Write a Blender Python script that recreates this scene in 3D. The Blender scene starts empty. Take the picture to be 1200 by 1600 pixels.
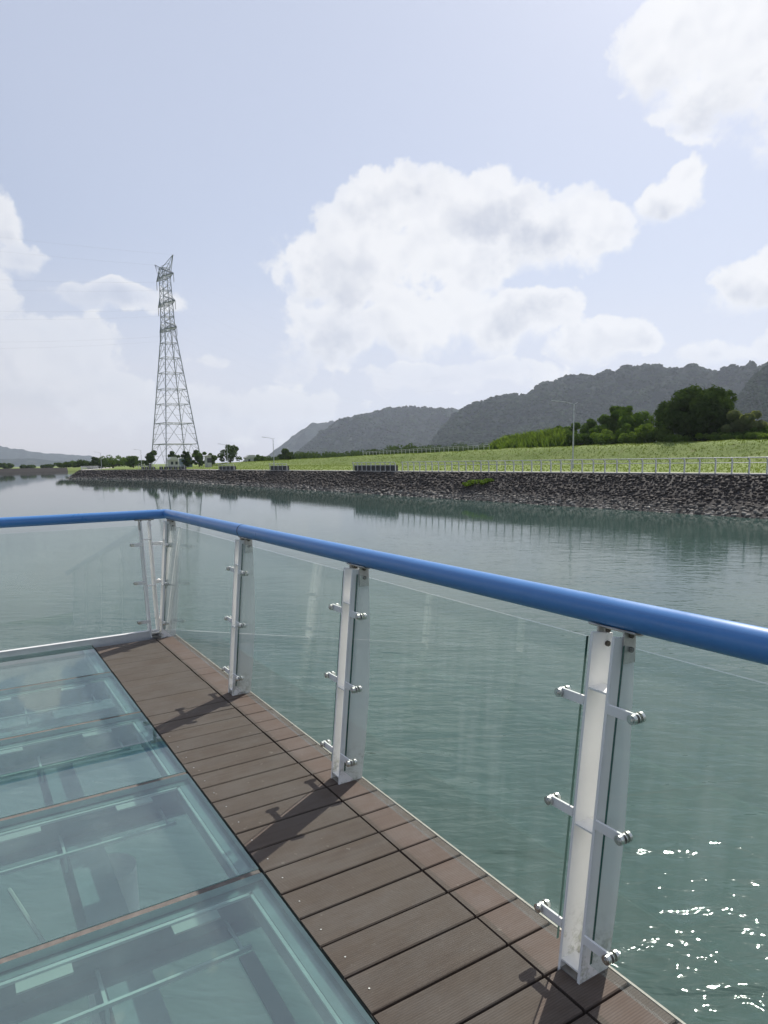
import bpy, math, random
import numpy as np
from mathutils import Vector, Matrix, noise
random.seed(7)
rng = np.random.default_rng(7)
sc = bpy.context.scene
COL = sc.collection
R = math.radians

# ------------------------------------------------------------------ camera
# deck surface is z = 0, +Y runs along the side railing, +X along the back railing
EYE = 1.58
FPX = 1059.3                      # focal length in pixels of the 1200 x 1600 frame
CX, CY = 600.0, 880.0             # optical centre in that frame (the picture is a crop)
VR, VB = (-65.0, 731.0), (2330.0, 690.0)

def _d(v):
    return Vector(((v[0] - CX) / FPX, -(v[1] - CY) / FPX, -1.0)).normalized()
_Y = _d(VR); _X = _d(VB); _Z = _X.cross(_Y).normalized(); _X = _Y.cross(_Z).normalized()
ROT = Matrix((_X, _Y, _Z))        # camera space -> world space

cam_data = bpy.data.cameras.new('camera')
cam = bpy.data.objects.new('camera', cam_data)
COL.objects.link(cam)
cam.matrix_world = Matrix.Translation((0, 0, EYE)) @ ROT.to_4x4()
cam_data.sensor_fit = 'VERTICAL'
cam_data.sensor_height = 32.0
cam_data.lens = 32.0 * FPX / 1600.0
cam_data.shift_y = (CY - 800.0) / 1600.0
cam_data.clip_start = 0.05
cam_data.clip_end = 30000
sc.camera = cam

def bearing(px, py=720):          # compass angle (from +Y towards +X) and elevation of a sight line
    r = ROT @ Vector(((px - CX) / FPX, -(py - CY) / FPX, -1.0))
    return math.atan2(r.x, r.y), math.atan2(r.z, math.hypot(r.x, r.y))

# ------------------------------------------------------------------ light
SUN_AZ, SUN_EL = R(62.0), R(46.0)
sun_data = bpy.data.lights.new('sun', 'SUN')
sun_data.energy = 5.0
sun_data.angle = R(0.5)
sun_data.color = (1.0, 0.95, 0.87)
sun = bpy.data.objects.new('sun', sun_data)
COL.objects.link(sun)
sdir = Vector((math.sin(SUN_AZ) * math.cos(SUN_EL), math.cos(SUN_AZ) * math.cos(SUN_EL), math.sin(SUN_EL)))
sun.rotation_euler = sdir.to_track_quat('Z', 'Y').to_euler()

vs = sc.view_settings
vs.view_transform = 'Standard'; vs.look = 'None'; vs.gamma = 1.0; vs.use_curve_mapping = False
vs.exposure = 0.05
sc.cycles.use_denoising = True
sc.cycles.max_bounces = 10
sc.cycles.transparent_max_bounces = 32
sc.cycles.caustics_reflective = False
sc.cycles.caustics_refractive = False
sc.cycles.sample_clamp_indirect = 6

# ------------------------------------------------------------------ node helpers
class NT:
    def __init__(s, tree):
        s.t = tree; s.n = tree.nodes; s.l = tree.links; s.n.clear()
    def node(s, typ, **kw):
        nd = s.n.new(typ)
        for k, v in kw.items():
            setattr(nd, k, v)
        return nd
    def put(s, sock, v):
        if isinstance(v, bpy.types.NodeSocket): s.l.new(v, sock)
        elif v is not None: sock.default_value = v
    def math(s, op, a, b=None, c=None, clamp=False):
        nd = s.n.new('ShaderNodeMath'); nd.operation = op; nd.use_clamp = clamp
        s.put(nd.inputs[0], a); s.put(nd.inputs[1], b); s.put(nd.inputs[2], c)
        return nd.outputs[0]
    def vmath(s, op, a, b=None):
        nd = s.n.new('ShaderNodeVectorMath'); nd.operation = op
        s.put(nd.inputs[0], a); s.put(nd.inputs[1], b)
        return nd.outputs[0]
    def scale(s, a, k):
        nd = s.n.new('ShaderNodeVectorMath'); nd.operation = 'SCALE'
        s.put(nd.inputs[0], a); s.put(nd.inputs['Scale'], k)
        return nd.outputs[0]
    def noise(s, vec, sc_, detail=4, rough=0.5, dist=0.0, out=0):
        nd = s.n.new('ShaderNodeTexNoise')
        s.put(nd.inputs['Vector'], vec); s.put(nd.inputs['Scale'], sc_)
        nd.inputs['Detail'].default_value = detail; nd.inputs['Roughness'].default_value = rough
        nd.inputs['Distortion'].default_value = dist
        return nd.outputs[out]
    def map(s, v, a, b, c=0.0, d=1.0, smooth=False):
        nd = s.n.new('ShaderNodeMapRange')
        if smooth: nd.interpolation_type = 'SMOOTHSTEP'
        s.put(nd.inputs[0], v)
        for i, q in enumerate((a, b, c, d)): s.put(nd.inputs[i + 1], q)
        return nd.outputs[0]
    def mix(s, f, a, b, blend='MIX'):
        nd = s.n.new('ShaderNodeMix'); nd.data_type = 'RGBA'; nd.blend_type = blend
        s.put(nd.inputs[0], f)
        for i, q in ((6, a), (7, b)):
            if isinstance(q, tuple) and len(q) == 3: q = q + (1,)
            s.put(nd.inputs[i], q)
        return nd.outputs[2]
    def ramp(s, f, stops):
        nd = s.n.new('ShaderNodeValToRGB'); s.put(nd.inputs[0], f)
        e = nd.color_ramp.elements
        while len(e) < len(stops): e.new(0.5)
        for el, (p, c) in zip(e, stops):
            el.position = p; el.color = tuple(c) + (1,) if len(c) == 3 else c
        return nd.outputs[0]
    def bump(s, h, strength=0.5, dist=0.01, normal=None):
        nd = s.n.new('ShaderNodeBump'); nd.inputs['Strength'].default_value = strength
        nd.inputs['Distance'].default_value = dist; s.put(nd.inputs['Height'], h)
        if normal is not None: s.put(nd.inputs['Normal'], normal)
        return nd.outputs[0]

def material(name):
    m = bpy.data.materials.new(name); m.use_nodes = True
    k = NT(m.node_tree)
    k.out = k.node('ShaderNodeOutputMaterial')
    return m, k

def pbsdf(k, color, rough=0.6, metal=0.0, normal=None, ior=1.5, spec=0.5):
    b = k.node('ShaderNodeBsdfPrincipled')
    if isinstance(color, tuple) and len(color) == 3: color = color + (1,)
    k.put(b.inputs['Base Color'], color); k.put(b.inputs['Roughness'], rough)
    k.put(b.inputs['Metallic'], metal); b.inputs['IOR'].default_value = ior
    b.inputs['Specular IOR Level'].default_value = spec
    if normal is not None: k.put(b.inputs['Normal'], normal)
    return b.outputs[0]

def simple(name, col, rough=0.6, metal=0.0, var=0.12, scale=8.0, bump=0.0, bdist=0.002):
    m, k = material(name)
    geo = k.node('ShaderNodeNewGeometry')
    n = k.noise(geo.outputs['Position'], scale, 5, 0.6)
    c = k.mix(k.map(n, 0.3, 0.7), tuple(x * (1 - var) for x in col), tuple(min(1, x * (1 + var)) for x in col))
    nr = k.bump(n, bump, bdist) if bump else None
    k.l.new(pbsdf(k, c, rough, metal, nr), k.out.inputs[0])
    return m

# ------------------------------------------------------------------ world: physical sky with cumulus
world = bpy.data.worlds.new('World'); sc.world = world; world.use_nodes = True
w = NT(world.node_tree)
wout = w.node('ShaderNodeOutputWorld'); bg = w.node('ShaderNodeBackground')
w.l.new(bg.outputs[0], wout.inputs[0])
SKY_STRENGTH = 0.10
bg.inputs['Strength'].default_value = SKY_STRENGTH
sky = w.node('ShaderNodeTexSky'); sky.sky_type = 'NISHITA'; sky.sun_disc = False
sky.sun_elevation = SUN_EL; sky.sun_rotation = SUN_AZ
sky.air_density = 0.9; sky.dust_density = 1.2; sky.ozone_density = 1.6; sky.altitude = 0
tc = w.node('ShaderNodeTexCoord')
D = w.vmath('NORMALIZE', tc.outputs['Generated'])
warp = w.noise(D, 7.0, 3, 0.5, out=1)
warp = w.scale(w.vmath('SUBTRACT', warp, (0.5, 0.5, 0.5)), 0.05)
warp2 = w.noise(D, 26.0, 3, 0.55, out=1)
warp2 = w.scale(w.vmath('SUBTRACT', warp2, (0.5, 0.5, 0.5)), 0.022)
DW = w.vmath('ADD', w.vmath('ADD', D, warp), warp2)
sx = w.node('ShaderNodeSeparateXYZ'); w.l.new(DW, sx.inputs[0])
sx0 = w.node('ShaderNodeSeparateXYZ'); w.l.new(D, sx0.inputs[0])
az = w.math('ARCTAN2', sx.outputs[0], sx.outputs[1])
el = w.math('ARCSINE', w.math('MINIMUM', w.math('MAXIMUM', sx.outputs[2], -1.0), 1.0))
#  cumulus heads as they stood in the sky: (image x, image y, half width, half height, weight)
CL = [(640, 340, 120, 78, 1), (560, 420, 130, 95, 1), (740, 330, 120, 66, 1), (710, 425, 110, 60, .95), (640, 405, 90, 75, 1), (860, 372, 125, 62, .95),
      (520, 520, 95, 62, .9, .8), (660, 500, 120, 75, .95), (930, 340, 60, 45, .8), (460, 555, 45, 45, .7, .3),
      (835, 500, 92, 56, 1), (930, 532, 100, 42, .95, .92), (760, 520, 70, 50, .9), (700, 590, 170, 30, .7, .3),
      (1080, 60, 105, 75, 1), (1165, 115, 105, 74, 1), (1200, 30, 150, 100, 1), (1290, 150, 130, 90, 1),
      (1055, 300, 62, 40, .9), (1082, 272, 34, 28, .8),
      (1180, 450, 70, 46, .95), (1260, 425, 90, 60, 1), (1130, 548, 80, 26, .7, .6), (1210, 540, 60, 30, .7, .6),
      (-12, 340, 42, 50, .9, .85), (35, 412, 54, 34, .8, .55), (-60, 420, 70, 55, 1, .7), (150, 468, 110, 24, .6, .28),
      (70, 560, 140, 70, .9, .42), (-60, 540, 120, 90, .9, .5), (170, 600, 90, 34, .6, .3), (330, 575, 46, 20, .7, .45), (330, 640, 260, 50, .8, .35)]
field = None; lobe = None
opn = None
for (px, py, rx, ry, wt, *op) in CL:
    op = op[0] if op else 0.97
    a0, e0 = bearing(px, py)
    ra = rx / FPX * 0.95; re = ry / FPX * 0.88
    dx = w.math('MULTIPLY', w.math('SUBTRACT', az, a0), 1.0 / ra)
    dy = w.math('MULTIPLY', w.math('SUBTRACT', el, e0), 1.0 / re)
    d2 = w.math('ADD', w.math('MULTIPLY', dx, dx), w.math('MULTIPLY', dy, dy))
    v = w.math('MULTIPLY', w.math('SUBTRACT', 1.0, d2), wt)
    field = v if field is None else w.math('MAXIMUM', field, v)
    # sunward side of each head is brighter than its base
    vp = w.math('MAXIMUM', v, 0.0); vp = w.math('MULTIPLY', vp, vp)
    g = w.math('MULTIPLY', vp, w.math('ADD', w.math('MULTIPLY', dy, 0.9), w.math('MULTIPLY', dx, 0.3)))
    lobe = g if lobe is None else w.math('ADD', lobe, g)
    lden = vp if lobe is g else w.math('ADD', lden, vp)
    og = w.math('MULTIPLY', w.math('ADD', vp, 0.002), op); opn = og if opn is None else w.math('ADD', opn, og)
# the same kind of fair-weather cloud over the rest of the sky
cn = w.noise(D, 3.2, 3, 0.5)
azr = w.math('ARCTAN2', sx0.outputs[0], sx0.outputs[1])
inview = w.math('MULTIPLY', w.map(azr, R(-4), R(-12), 0, 1, True), 1.0)
inview = w.math('ADD', inview, w.map(azr, R(66), R(74), 0, 1, True))
inview = w.math('MAXIMUM', inview, w.map(sx0.outputs[2], math.sin(R(32)), math.sin(R(38)), 0, 1, True), clamp=True)
wide = w.math('SUBTRACT', w.math('MULTIPLY', w.math('SUBTRACT', cn, 0.56), 7.0), w.math('MULTIPLY', w.math('SUBTRACT', 1.0, inview), 4.0))
field = w.math('MAXIMUM', field, w.math('MINIMUM', wide, 1.0))
f1 = w.noise(D, 11.0, 9, 0.62)
f2 = w.noise(D, 34.0, 6, 0.6)
fld = w.math('ADD', field, w.math('MULTIPLY', w.math('SUBTRACT', f1, 0.5), 1.9))
fld = w.math('ADD', fld, w.math('MULTIPLY', w.math('SUBTRACT', f2, 0.5), 0.8))
def billow(vec, s_):
    nd = w.node('ShaderNodeTexVoronoi'); nd.feature = 'SMOOTH_F1'; nd.inputs['Smoothness'].default_value = 0.35
    w.l.new(vec, nd.inputs['Vector']); nd.inputs['Scale'].default_value = s_
    return nd.outputs['Distance']
DS = w.vmath('ADD', DW, tuple(sdir * 0.010))
def heads(v_): return w.math('ADD', w.math('MULTIPLY', billow(v_, 15.0), -1.0), w.math('MULTIPLY', billow(v_, 42.0), -0.40))
b0_, b1_ = heads(DW), heads(DS)
fld = w.math('ADD', fld, w.math('MULTIPLY', w.math('ADD', b0_, 0.56), 0.75))
relief = w.math('SUBTRACT', b1_, b0_)          # thicker cloud sunward of this spot shades it
lobe = w.math('DIVIDE', lobe, w.math('ADD', lden, 0.02))
soft = w.math('ADD', 0.26, w.math('MULTIPLY', w.math('MAXIMUM', w.math('MULTIPLY', lobe, -1.0), 0.0), 0.9))
alpha = w.map(fld, -0.04, soft, 0, 1, True)
opac = w.math('DIVIDE', opn, w.math('ADD', lden, 0.002 * len(CL)))
opac = w.math('MAXIMUM', opac, w.math('MULTIPLY', inview, 0.9))
alpha = w.math('MULTIPLY', alpha, opac)

# thickness lets the middle go grey, the rims and sunward tops stay white
thick = w.map(fld, 0.25, 1.15, 0, 1, True)
g1 = w.noise(w.vmath('ADD', DW, (0.013, 0.006, 0.02)), 6.5, 4, 0.5)
grey = w.math('MULTIPLY', thick, w.map(w.math('SUBTRACT', g1, w.math('MULTIPLY', lobe, 0.20)), 0.37, 0.60, 0.05, 1, True))
grey = w.math('ADD', grey, w.math('MULTIPLY', relief, 0.8), clamp=True)
ccol = w.mix(grey, (0.90, 0.90, 0.91), (0.555, 0.585, 0.665))
# low sky is pale with distant cloud and haze
lowf = w.map(sx0.outputs[2], math.sin(R(19)), 0.0, 0.0, 1.0, True)
low = w.math('MULTIPLY', w.math('MULTIPLY', lowf, w.map(w.math('ARCTAN2', sx0.outputs[0], sx0.outputs[1]), -3.2, 3.2, 1, 1)), w.map(w.noise(w.vmath('MULTIPLY', D, (1, 1, 3.0)), 5.0, 5, 0.55), 0.25, 0.7, 0.6, 1))
k10 = 1.0 / SKY_STRENGTH
skyc = w.mix(low, sky.outputs[0], tuple(x * k10 for x in (0.88, 0.80, 0.755)))
sund = w.node('ShaderNodeVectorMath'); sund.operation = 'DOT_PRODUCT'; w.l.new(D, sund.inputs[0]); sund.inputs[1].default_value = tuple(sdir)
aur = w.map(sund.outputs['Value'], 0.1, 0.72, 0.0, 1.0, True)
veil = w.mix(w.math('MULTIPLY', aur, 0.66), skyc, tuple(x * k10 for x in (0.635, 0.685, 0.83)))
cc = w.scale(ccol, k10)
glow = w.math('MULTIPLY', w.math('POWER', w.math('MAXIMUM', sund.outputs['Value'], 0.0), 80.0), 1.7 * k10)   # haze aureole round the sun
cmb = w.node('ShaderNodeCombineXYZ'); [w.put(cmb.inputs[i_], w.math('MULTIPLY', glow, q_)) for i_, q_ in enumerate((1.0, 0.97, 0.9))]
allsky = w.vmath('ADD', w.mix(w.math('MULTIPLY', alpha, 0.93), veil, cc), cmb.outputs[0])
w.l.new(allsky, bg.inputs['Color'])

# ------------------------------------------------------------------ mesh helpers
class MB:
    """collects simple shapes into one mesh"""
    def __init__(s): s.v = []; s.f = []; s.m = []
    def quad_box(s, cs, mi=0):
        b = len(s.v); s.v += [tuple(c) for c in cs]
        for q in ((0, 3, 2, 1), (4, 5, 6, 7), (0, 1, 5, 4), (1, 2, 6, 5), (2, 3, 7, 6), (3, 0, 4, 7)):
            s.f.append(tuple(b + i for i in q)); s.m.append(mi)
    def box(s, x0, x1, y0, y1, z0, z1, mi=0):
        s.quad_box([(x0, y0, z0), (x1, y0, z0), (x1, y1, z0), (x0, y1, z0), (x0, y0, z1), (x1, y0, z1), (x1, y1, z1), (x0, y1, z1)], mi)
    def tube(s, a, b, r, n=8, r2=None, cap=True, mi=0):
        a = Vector(a); b = Vector(b); r2 = r if r2 is None else r2
        d = (b - a).normalized(); u = d.orthogonal().normalized(); w_ = d.cross(u)
        o = len(s.v)
        for p, rr in ((a, r), (b, r2)):
            for i in range(n):
                t = 2 * math.pi * i / n + math.pi / n
                s.v.append(tuple(p + (u * math.cos(t) + w_ * math.sin(t)) * rr))
        for i in range(n):
            j = (i + 1) % n
            s.f.append((o + i, o + j, o + n + j, o + n + i)); s.m.append(mi)
        if cap:
            s.f.append(tuple(o + i for i in reversed(range(n)))); s.m.append(mi)
            s.f.append(tuple(o + n + i for i in range(n))); s.m.append(mi)
    def path(s, pts, r, n=8):
        for a, b in zip(pts[:-1], pts[1:]): s.tube(a, b, r, n)
    def prism(s, outline, axis, a0, a1, mi=0):
        """outline: 2-D points in the two other axes, extruded along axis"""
        def P(p, a):
            if axis == 1: return (p[0], a, p[1])
            if axis == 0: return (a, p[0], p[1])
            return (p[0], p[1], a)
        o = len(s.v); n = len(outline)
        s.v += [P(p, a0) for p in outline] + [P(p, a1) for p in outline]
        s.f.append(tuple(o + i for i in range(n))); s.m.append(mi)
        s.f.append(tuple(o + n + i for i in reversed(range(n)))); s.m.append(mi)
        for i in range(n):
            j = (i + 1) % n
            s.f.append((o + j, o + i, o + n + i, o + n + j)); s.m.append(mi)
    def mesh(s, name, mats, smooth=False, bevel=0):
        me = bpy.data.meshes.new(name)
        me.from_pydata(s.v, [], s.f)
        for m in (mats if isinstance(mats, (list, tuple)) else [mats]): me.materials.append(m)
        if any(s.m): me.polygons.foreach_set('material_index', s.m)
        import bmesh
        bm = bmesh.new(); bm.from_mesh(me)
        bmesh.ops.recalc_face_normals(bm, faces=bm.faces)
        if bevel:
            bmesh.ops.bevel(bm, geom=bm.edges, offset=bevel, segments=2, affect='EDGES', profile=0.6)
        bm.to_mesh(me); bm.free()
        if smooth:
            me.shade_smooth() if hasattr(me, 'shade_smooth') else None
            me.set_sharp_from_angle(angle=R(40))
        return me
    def build(s, name, mats, parent=None, smooth=False, bevel=0):
        return link(name, s.mesh(name, mats, smooth, bevel), parent)

def link(name, me, parent=None):
    o = bpy.data.objects.new(name, me); COL.objects.link(o)
    if parent is not None: o.parent = parent
    return o
def empty(name, loc=(0, 0, 0), parent=None):
    o = bpy.data.objects.new(name, None); o.empty_display_size = 0.2
    COL.objects.link(o); o.location = loc
    if parent is not None: o.parent = parent
    return o
def tag(o, label=None, cat=None, group=None, kind=None):
    if label: o['label'] = label
    if cat: o['category'] = cat
    if group: o['group'] = group
    if kind: o['kind'] = kind
    return o
def kids(o): return list(o.children)
def copy_tree(o, parent=None):
    c = o.copy(); COL.objects.link(c)
    if parent is not None: c.parent = parent
    for ch in kids(o): copy_tree(ch, c)
    return c
def np_mesh(name, verts, faces, mats, mi=None, smooth=False):
    me = bpy.data.meshes.new(name)
    verts = np.asarray(verts, np.float32); faces = np.asarray(faces, np.int32)
    k = faces.shape[1]
    me.vertices.add(len(verts)); me.vertices.foreach_set('co', verts.ravel())
    me.loops.add(faces.size); me.loops.foreach_set('vertex_index', faces.ravel())
    me.polygons.add(len(faces)); me.polygons.foreach_set('loop_start', np.arange(0, faces.size, k, dtype=np.int32))
    for m in (mats if isinstance(mats, (list, tuple)) else [mats]): me.materials.append(m)
    if mi is not None: me.polygons.foreach_set('material_index', np.asarray(mi, np.int32))
    if smooth: me.polygons.foreach_set('use_smooth', np.ones(len(faces), bool))
    me.update(calc_edges=True); me.validate()
    return me

# ------------------------------------------------------------------ materials
def mat_glass(name, tint, dust, dustcol=(0.75, 0.8, 0.8), streak=True, f0=0.045):
    m, k = material(name)
    geo = k.node('ShaderNodeNewGeometry')
    lw = k.node('ShaderNodeLayerWeight'); lw.inputs['Blend'].default_value = 0.5
    f = k.math('ADD', k.math('MULTIPLY', k.math('POWER', lw.outputs['Facing'], 5.0), 0.93), f0)
    tr = k.node('ShaderNodeBsdfTransparent'); tr.inputs[0].default_value = tint + (1,)
    gl = k.node('ShaderNodeBsdfGlossy'); gl.inputs['Roughness'].default_value = 0.004
    wob = k.noise(geo.outputs['Position'], 1.3, 2, 0.5)
    k.l.new(k.bump(wob, 0.04, 0.012), gl.inputs['Normal'])
    mx = k.node('ShaderNodeMixShader'); k.put(mx.inputs[0], f); k.l.new(tr.outputs[0], mx.inputs[1]); k.l.new(gl.outputs[0], mx.inputs[2])
    df = k.node('ShaderNodeBsdfDiffuse'); df.inputs[0].default_value = dustcol + (1,)
    tl = k.node('ShaderNodeBsdfTranslucent'); tl.inputs[0].default_value = dustcol + (1,)
    dm = k.node('ShaderNodeMixShader'); dm.inputs[0].default_value = 0.5
    k.l.new(df.outputs[0], dm.inputs[1]); k.l.new(tl.outputs[0], dm.inputs[2])
    p = geo.outputs['Position']
    n1 = k.noise(k.vmath('MULTIPLY', p, (22, 22, 1.2)) if streak else k.vmath('MULTIPLY', p, (3, 3, 3)), 1.0, 5, 0.6)
    n2 = k.noise(p, 2.0, 4, 0.6)
    a = k.math('MULTIPLY', k.map(n1, 0.42, 0.75), k.map(n2, 0.35, 0.7))
    a = k.math('ADD', k.math('MULTIPLY', a, dust * 2.2), dust * 0.45, clamp=True)
    if not streak:                         # trodden floor: scuffs, dried splashes and grit
        sc_ = k.map(k.noise(k.vmath('MULTIPLY', p, (2.0, 9.0, 1.0)), 2.2, 6, 0.72), 0.54, 0.72)
        sc2 = k.map(k.noise(p, 0.9, 5, 0.65), 0.40, 0.66)
        gr_ = k.map(k.noise(p, 55, 3, 0.6), 0.68, 0.74)
        a = k.math('ADD', a, k.math('ADD', k.math('MULTIPLY', k.math('MULTIPLY', sc_, sc2), 0.16), k.math('MULTIPLY', gr_, 0.22)), clamp=True)
    m2 = k.node('ShaderNodeMixShader'); k.put(m2.inputs[0], a); k.l.new(mx.outputs[0], m2.inputs[1]); k.l.new(dm.outputs[0], m2.inputs[2])
    k.l.new(m2.outputs[0], k.out.inputs[0])
    return m
M = {}
M['rail_glass'] = mat_glass('rail_glass', (0.93, 0.965, 0.955), 0.058)
M['floor_glass'] = mat_glass('floor_glass', (0.82, 0.94, 0.90), 0.11, (0.50, 0.63, 0.61), streak=False, f0=0.15)
M['glass_edge'] = simple('glass_edge', (0.02, 0.09, 0.07), 0.15)
M['floor_edge'] = simple('floor_edge', (0.35, 0.52, 0.48), 0.25)
M['steel'] = simple('stainless_steel', (0.62, 0.61, 0.58), 0.28, 1.0, 0.25, 60)
M['rust_bolt'] = simple('weathered_bolt', (0.10, 0.085, 0.07), 0.55, 0.6, 0.4, 90)
M['bracket'] = simple('bracket_steel', (0.50, 0.48, 0.45), 0.5, 0.7, 0.3, 25)
M['joint'] = simple('silicone_joint', (0.14, 0.122, 0.108), 0.8, 0, 0.25, 30)
M['dark_gap'] = simple('dark_rubber', (0.02, 0.02, 0.022), 0.8)
M['under_steel'] = simple('painted_girder', (0.55, 0.58, 0.58), 0.5, 0, 0.15, 5)
M['under_dark'] = simple('dark_girder', (0.22, 0.28, 0.30), 0.6, 0, 0.2, 5)
M['trim'] = simple('pale_edge_trim', (0.42, 0.38, 0.32), 0.6, 0, 0.2, 20)

def mat_white():
    m, k = material('white_painted_steel')
    geo = k.node('ShaderNodeNewGeometry'); p = geo.outputs['Position']
    n = k.noise(p, 6, 6, 0.65)
    c = k.mix(k.map(n, 0.35, 0.75), (0.88, 0.875, 0.85), (0.82, 0.815, 0.79))
    s = k.node('ShaderNodeSeparateXYZ'); k.l.new(p, s.inputs[0])
    streak = k.noise(k.vmath('MULTIPLY', p, (70, 70, 4)), 1.0, 4, 0.6)
    c = k.mix(k.math('MULTIPLY', k.map(streak, 0.62, 0.8), 0.15), c, (0.50, 0.46, 0.36))
    sn_ = k.node('ShaderNodeSeparateXYZ'); k.l.new(geo.outputs['Normal'], sn_.inputs[0]); nrmy = k.math('MINIMUM', sn_.outputs[1], 0.0)
    low = k.math('MULTIPLY', k.map(s.outputs[2], 0.22, 0.02, 0, 1), k.math('MULTIPLY', k.map(k.noise(p, 16, 5, 0.7), 0.48, 0.60), k.map(k.math('ABSOLUTE', nrmy), 0.5, 0.9)))
    c = k.mix(k.math('MULTIPLY', low, 0.6, clamp=True), c, k.mix(k.map(k.noise(p, 50, 3), 0.4, 0.6), (0.22, 0.24, 0.09), (0.07, 0.075, 0.055)))
    k.l.new(pbsdf(k, c, 0.55, 0, spec=0.35), k.out.inputs[0])
    return m
M['white'] = mat_white()
M['white_plain'] = simple('white_painted_plate', (0.72, 0.72, 0.71), 0.4, 0, 0.08, 9)
def mat_blue():
    m, k = material('blue_painted_handrail')
    geo = k.node('ShaderNodeNewGeometry'); p = geo.outputs['Position']
    n = k.noise(p, 5, 6, 0.65)
    c = k.mix(k.map(n, 0.3, 0.7), (0.050, 0.200, 0.50), (0.062, 0.225, 0.54))
    chalk = k.map(k.noise(p, 45, 5, 0.7), 0.55, 0.8)
    c = k.mix(k.math('MULTIPLY', chalk, 0.22), c, (0.22, 0.32, 0.55))
    k.l.new(pbsdf(k, c, k.map(n, 0.3, 0.7, 0.26, 0.40), 0, spec=0.7), k.out.inputs[0])
    return m
M['blue'] = mat_blue()
def mat_plank():
    m, k = material('composite_plank')
    geo = k.node('ShaderNodeNewGeometry'); p = geo.outputs['Position']
    oi = k.node('ShaderNodeObjectInfo')
    off = k.vmath('ADD', p, k.scale(oi.outputs['Location'], 7.31))
    grain = k.noise(k.vmath('MULTIPLY', off, (3, 60, 20)), 1.0, 5, 0.6)
    blot = k.noise(p, 2.4, 5, 0.6)
    c = k.mix(k.map(grain, 0.3, 0.7), (0.088, 0.068, 0.055), (0.122, 0.098, 0.080))
    c = k.mix(k.map(blot, 0.35, 0.7, 0, 0.6), c, (0.134, 0.114, 0.096))
    s = k.node('ShaderNodeSeparateXYZ'); k.l.new(p, s.inputs[0])
    # outer strip is stained redder
    red = k.math('MULTIPLY', k.map(s.outputs[0], 1.36, 1.5), k.map(k.noise(p, 4.5, 4, 0.6), 0.35, 0.65, 0.2, 1))
    c = k.mix(k.math('MULTIPLY', red, 0.45), c, (0.112, 0.078, 0.060))
    c = k.mix(k.math('MULTIPLY', k.map(oi.outputs['Random'], 0, 1, 0, 1), 0.35), c, (0.10, 0.084, 0.072))
    dusty = k.map(k.noise(k.vmath('MULTIPLY', p, (1.0, 1.6, 1.0)), 3.5, 6, 0.7), 0.42, 0.72)
    c = k.mix(k.math('MULTIPLY', dusty, 0.55), c, (0.158, 0.150, 0.142))
    spots = k.map(k.noise(p, 30, 3, 0.5), 0.68, 0.74)
    c = k.mix(k.math('MULTIPLY', spots, 0.5), c, (0.26, 0.25, 0.22))
    rid = k.node('ShaderNodeTexWave'); rid.wave_type = 'BANDS'; rid.bands_direction = 'Y'
    k.l.new(p, rid.inputs['Vector']); rid.inputs['Scale'].default_value = 3.14159 * 2 / 0.0085 / 20.0
    b = k.bump(rid.outputs[1], 0.30, 0.002)
    b = k.bump(grain, 0.3, 0.001, b)
    c = k.mix(k.math('MULTIPLY', k.map(rid.outputs[1], 0.0, 0.35, 1, 0), 0.35), c, (0.05, 0.042, 0.038))
    k.l.new(pbsdf(k, k.mix(1.0, c, (0.97, 0.89, 0.85), 'MULTIPLY'), 0.78, 0, b, spec=0.3), k.out.inputs[0])
    return m
M['plank'] = mat_plank()

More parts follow.
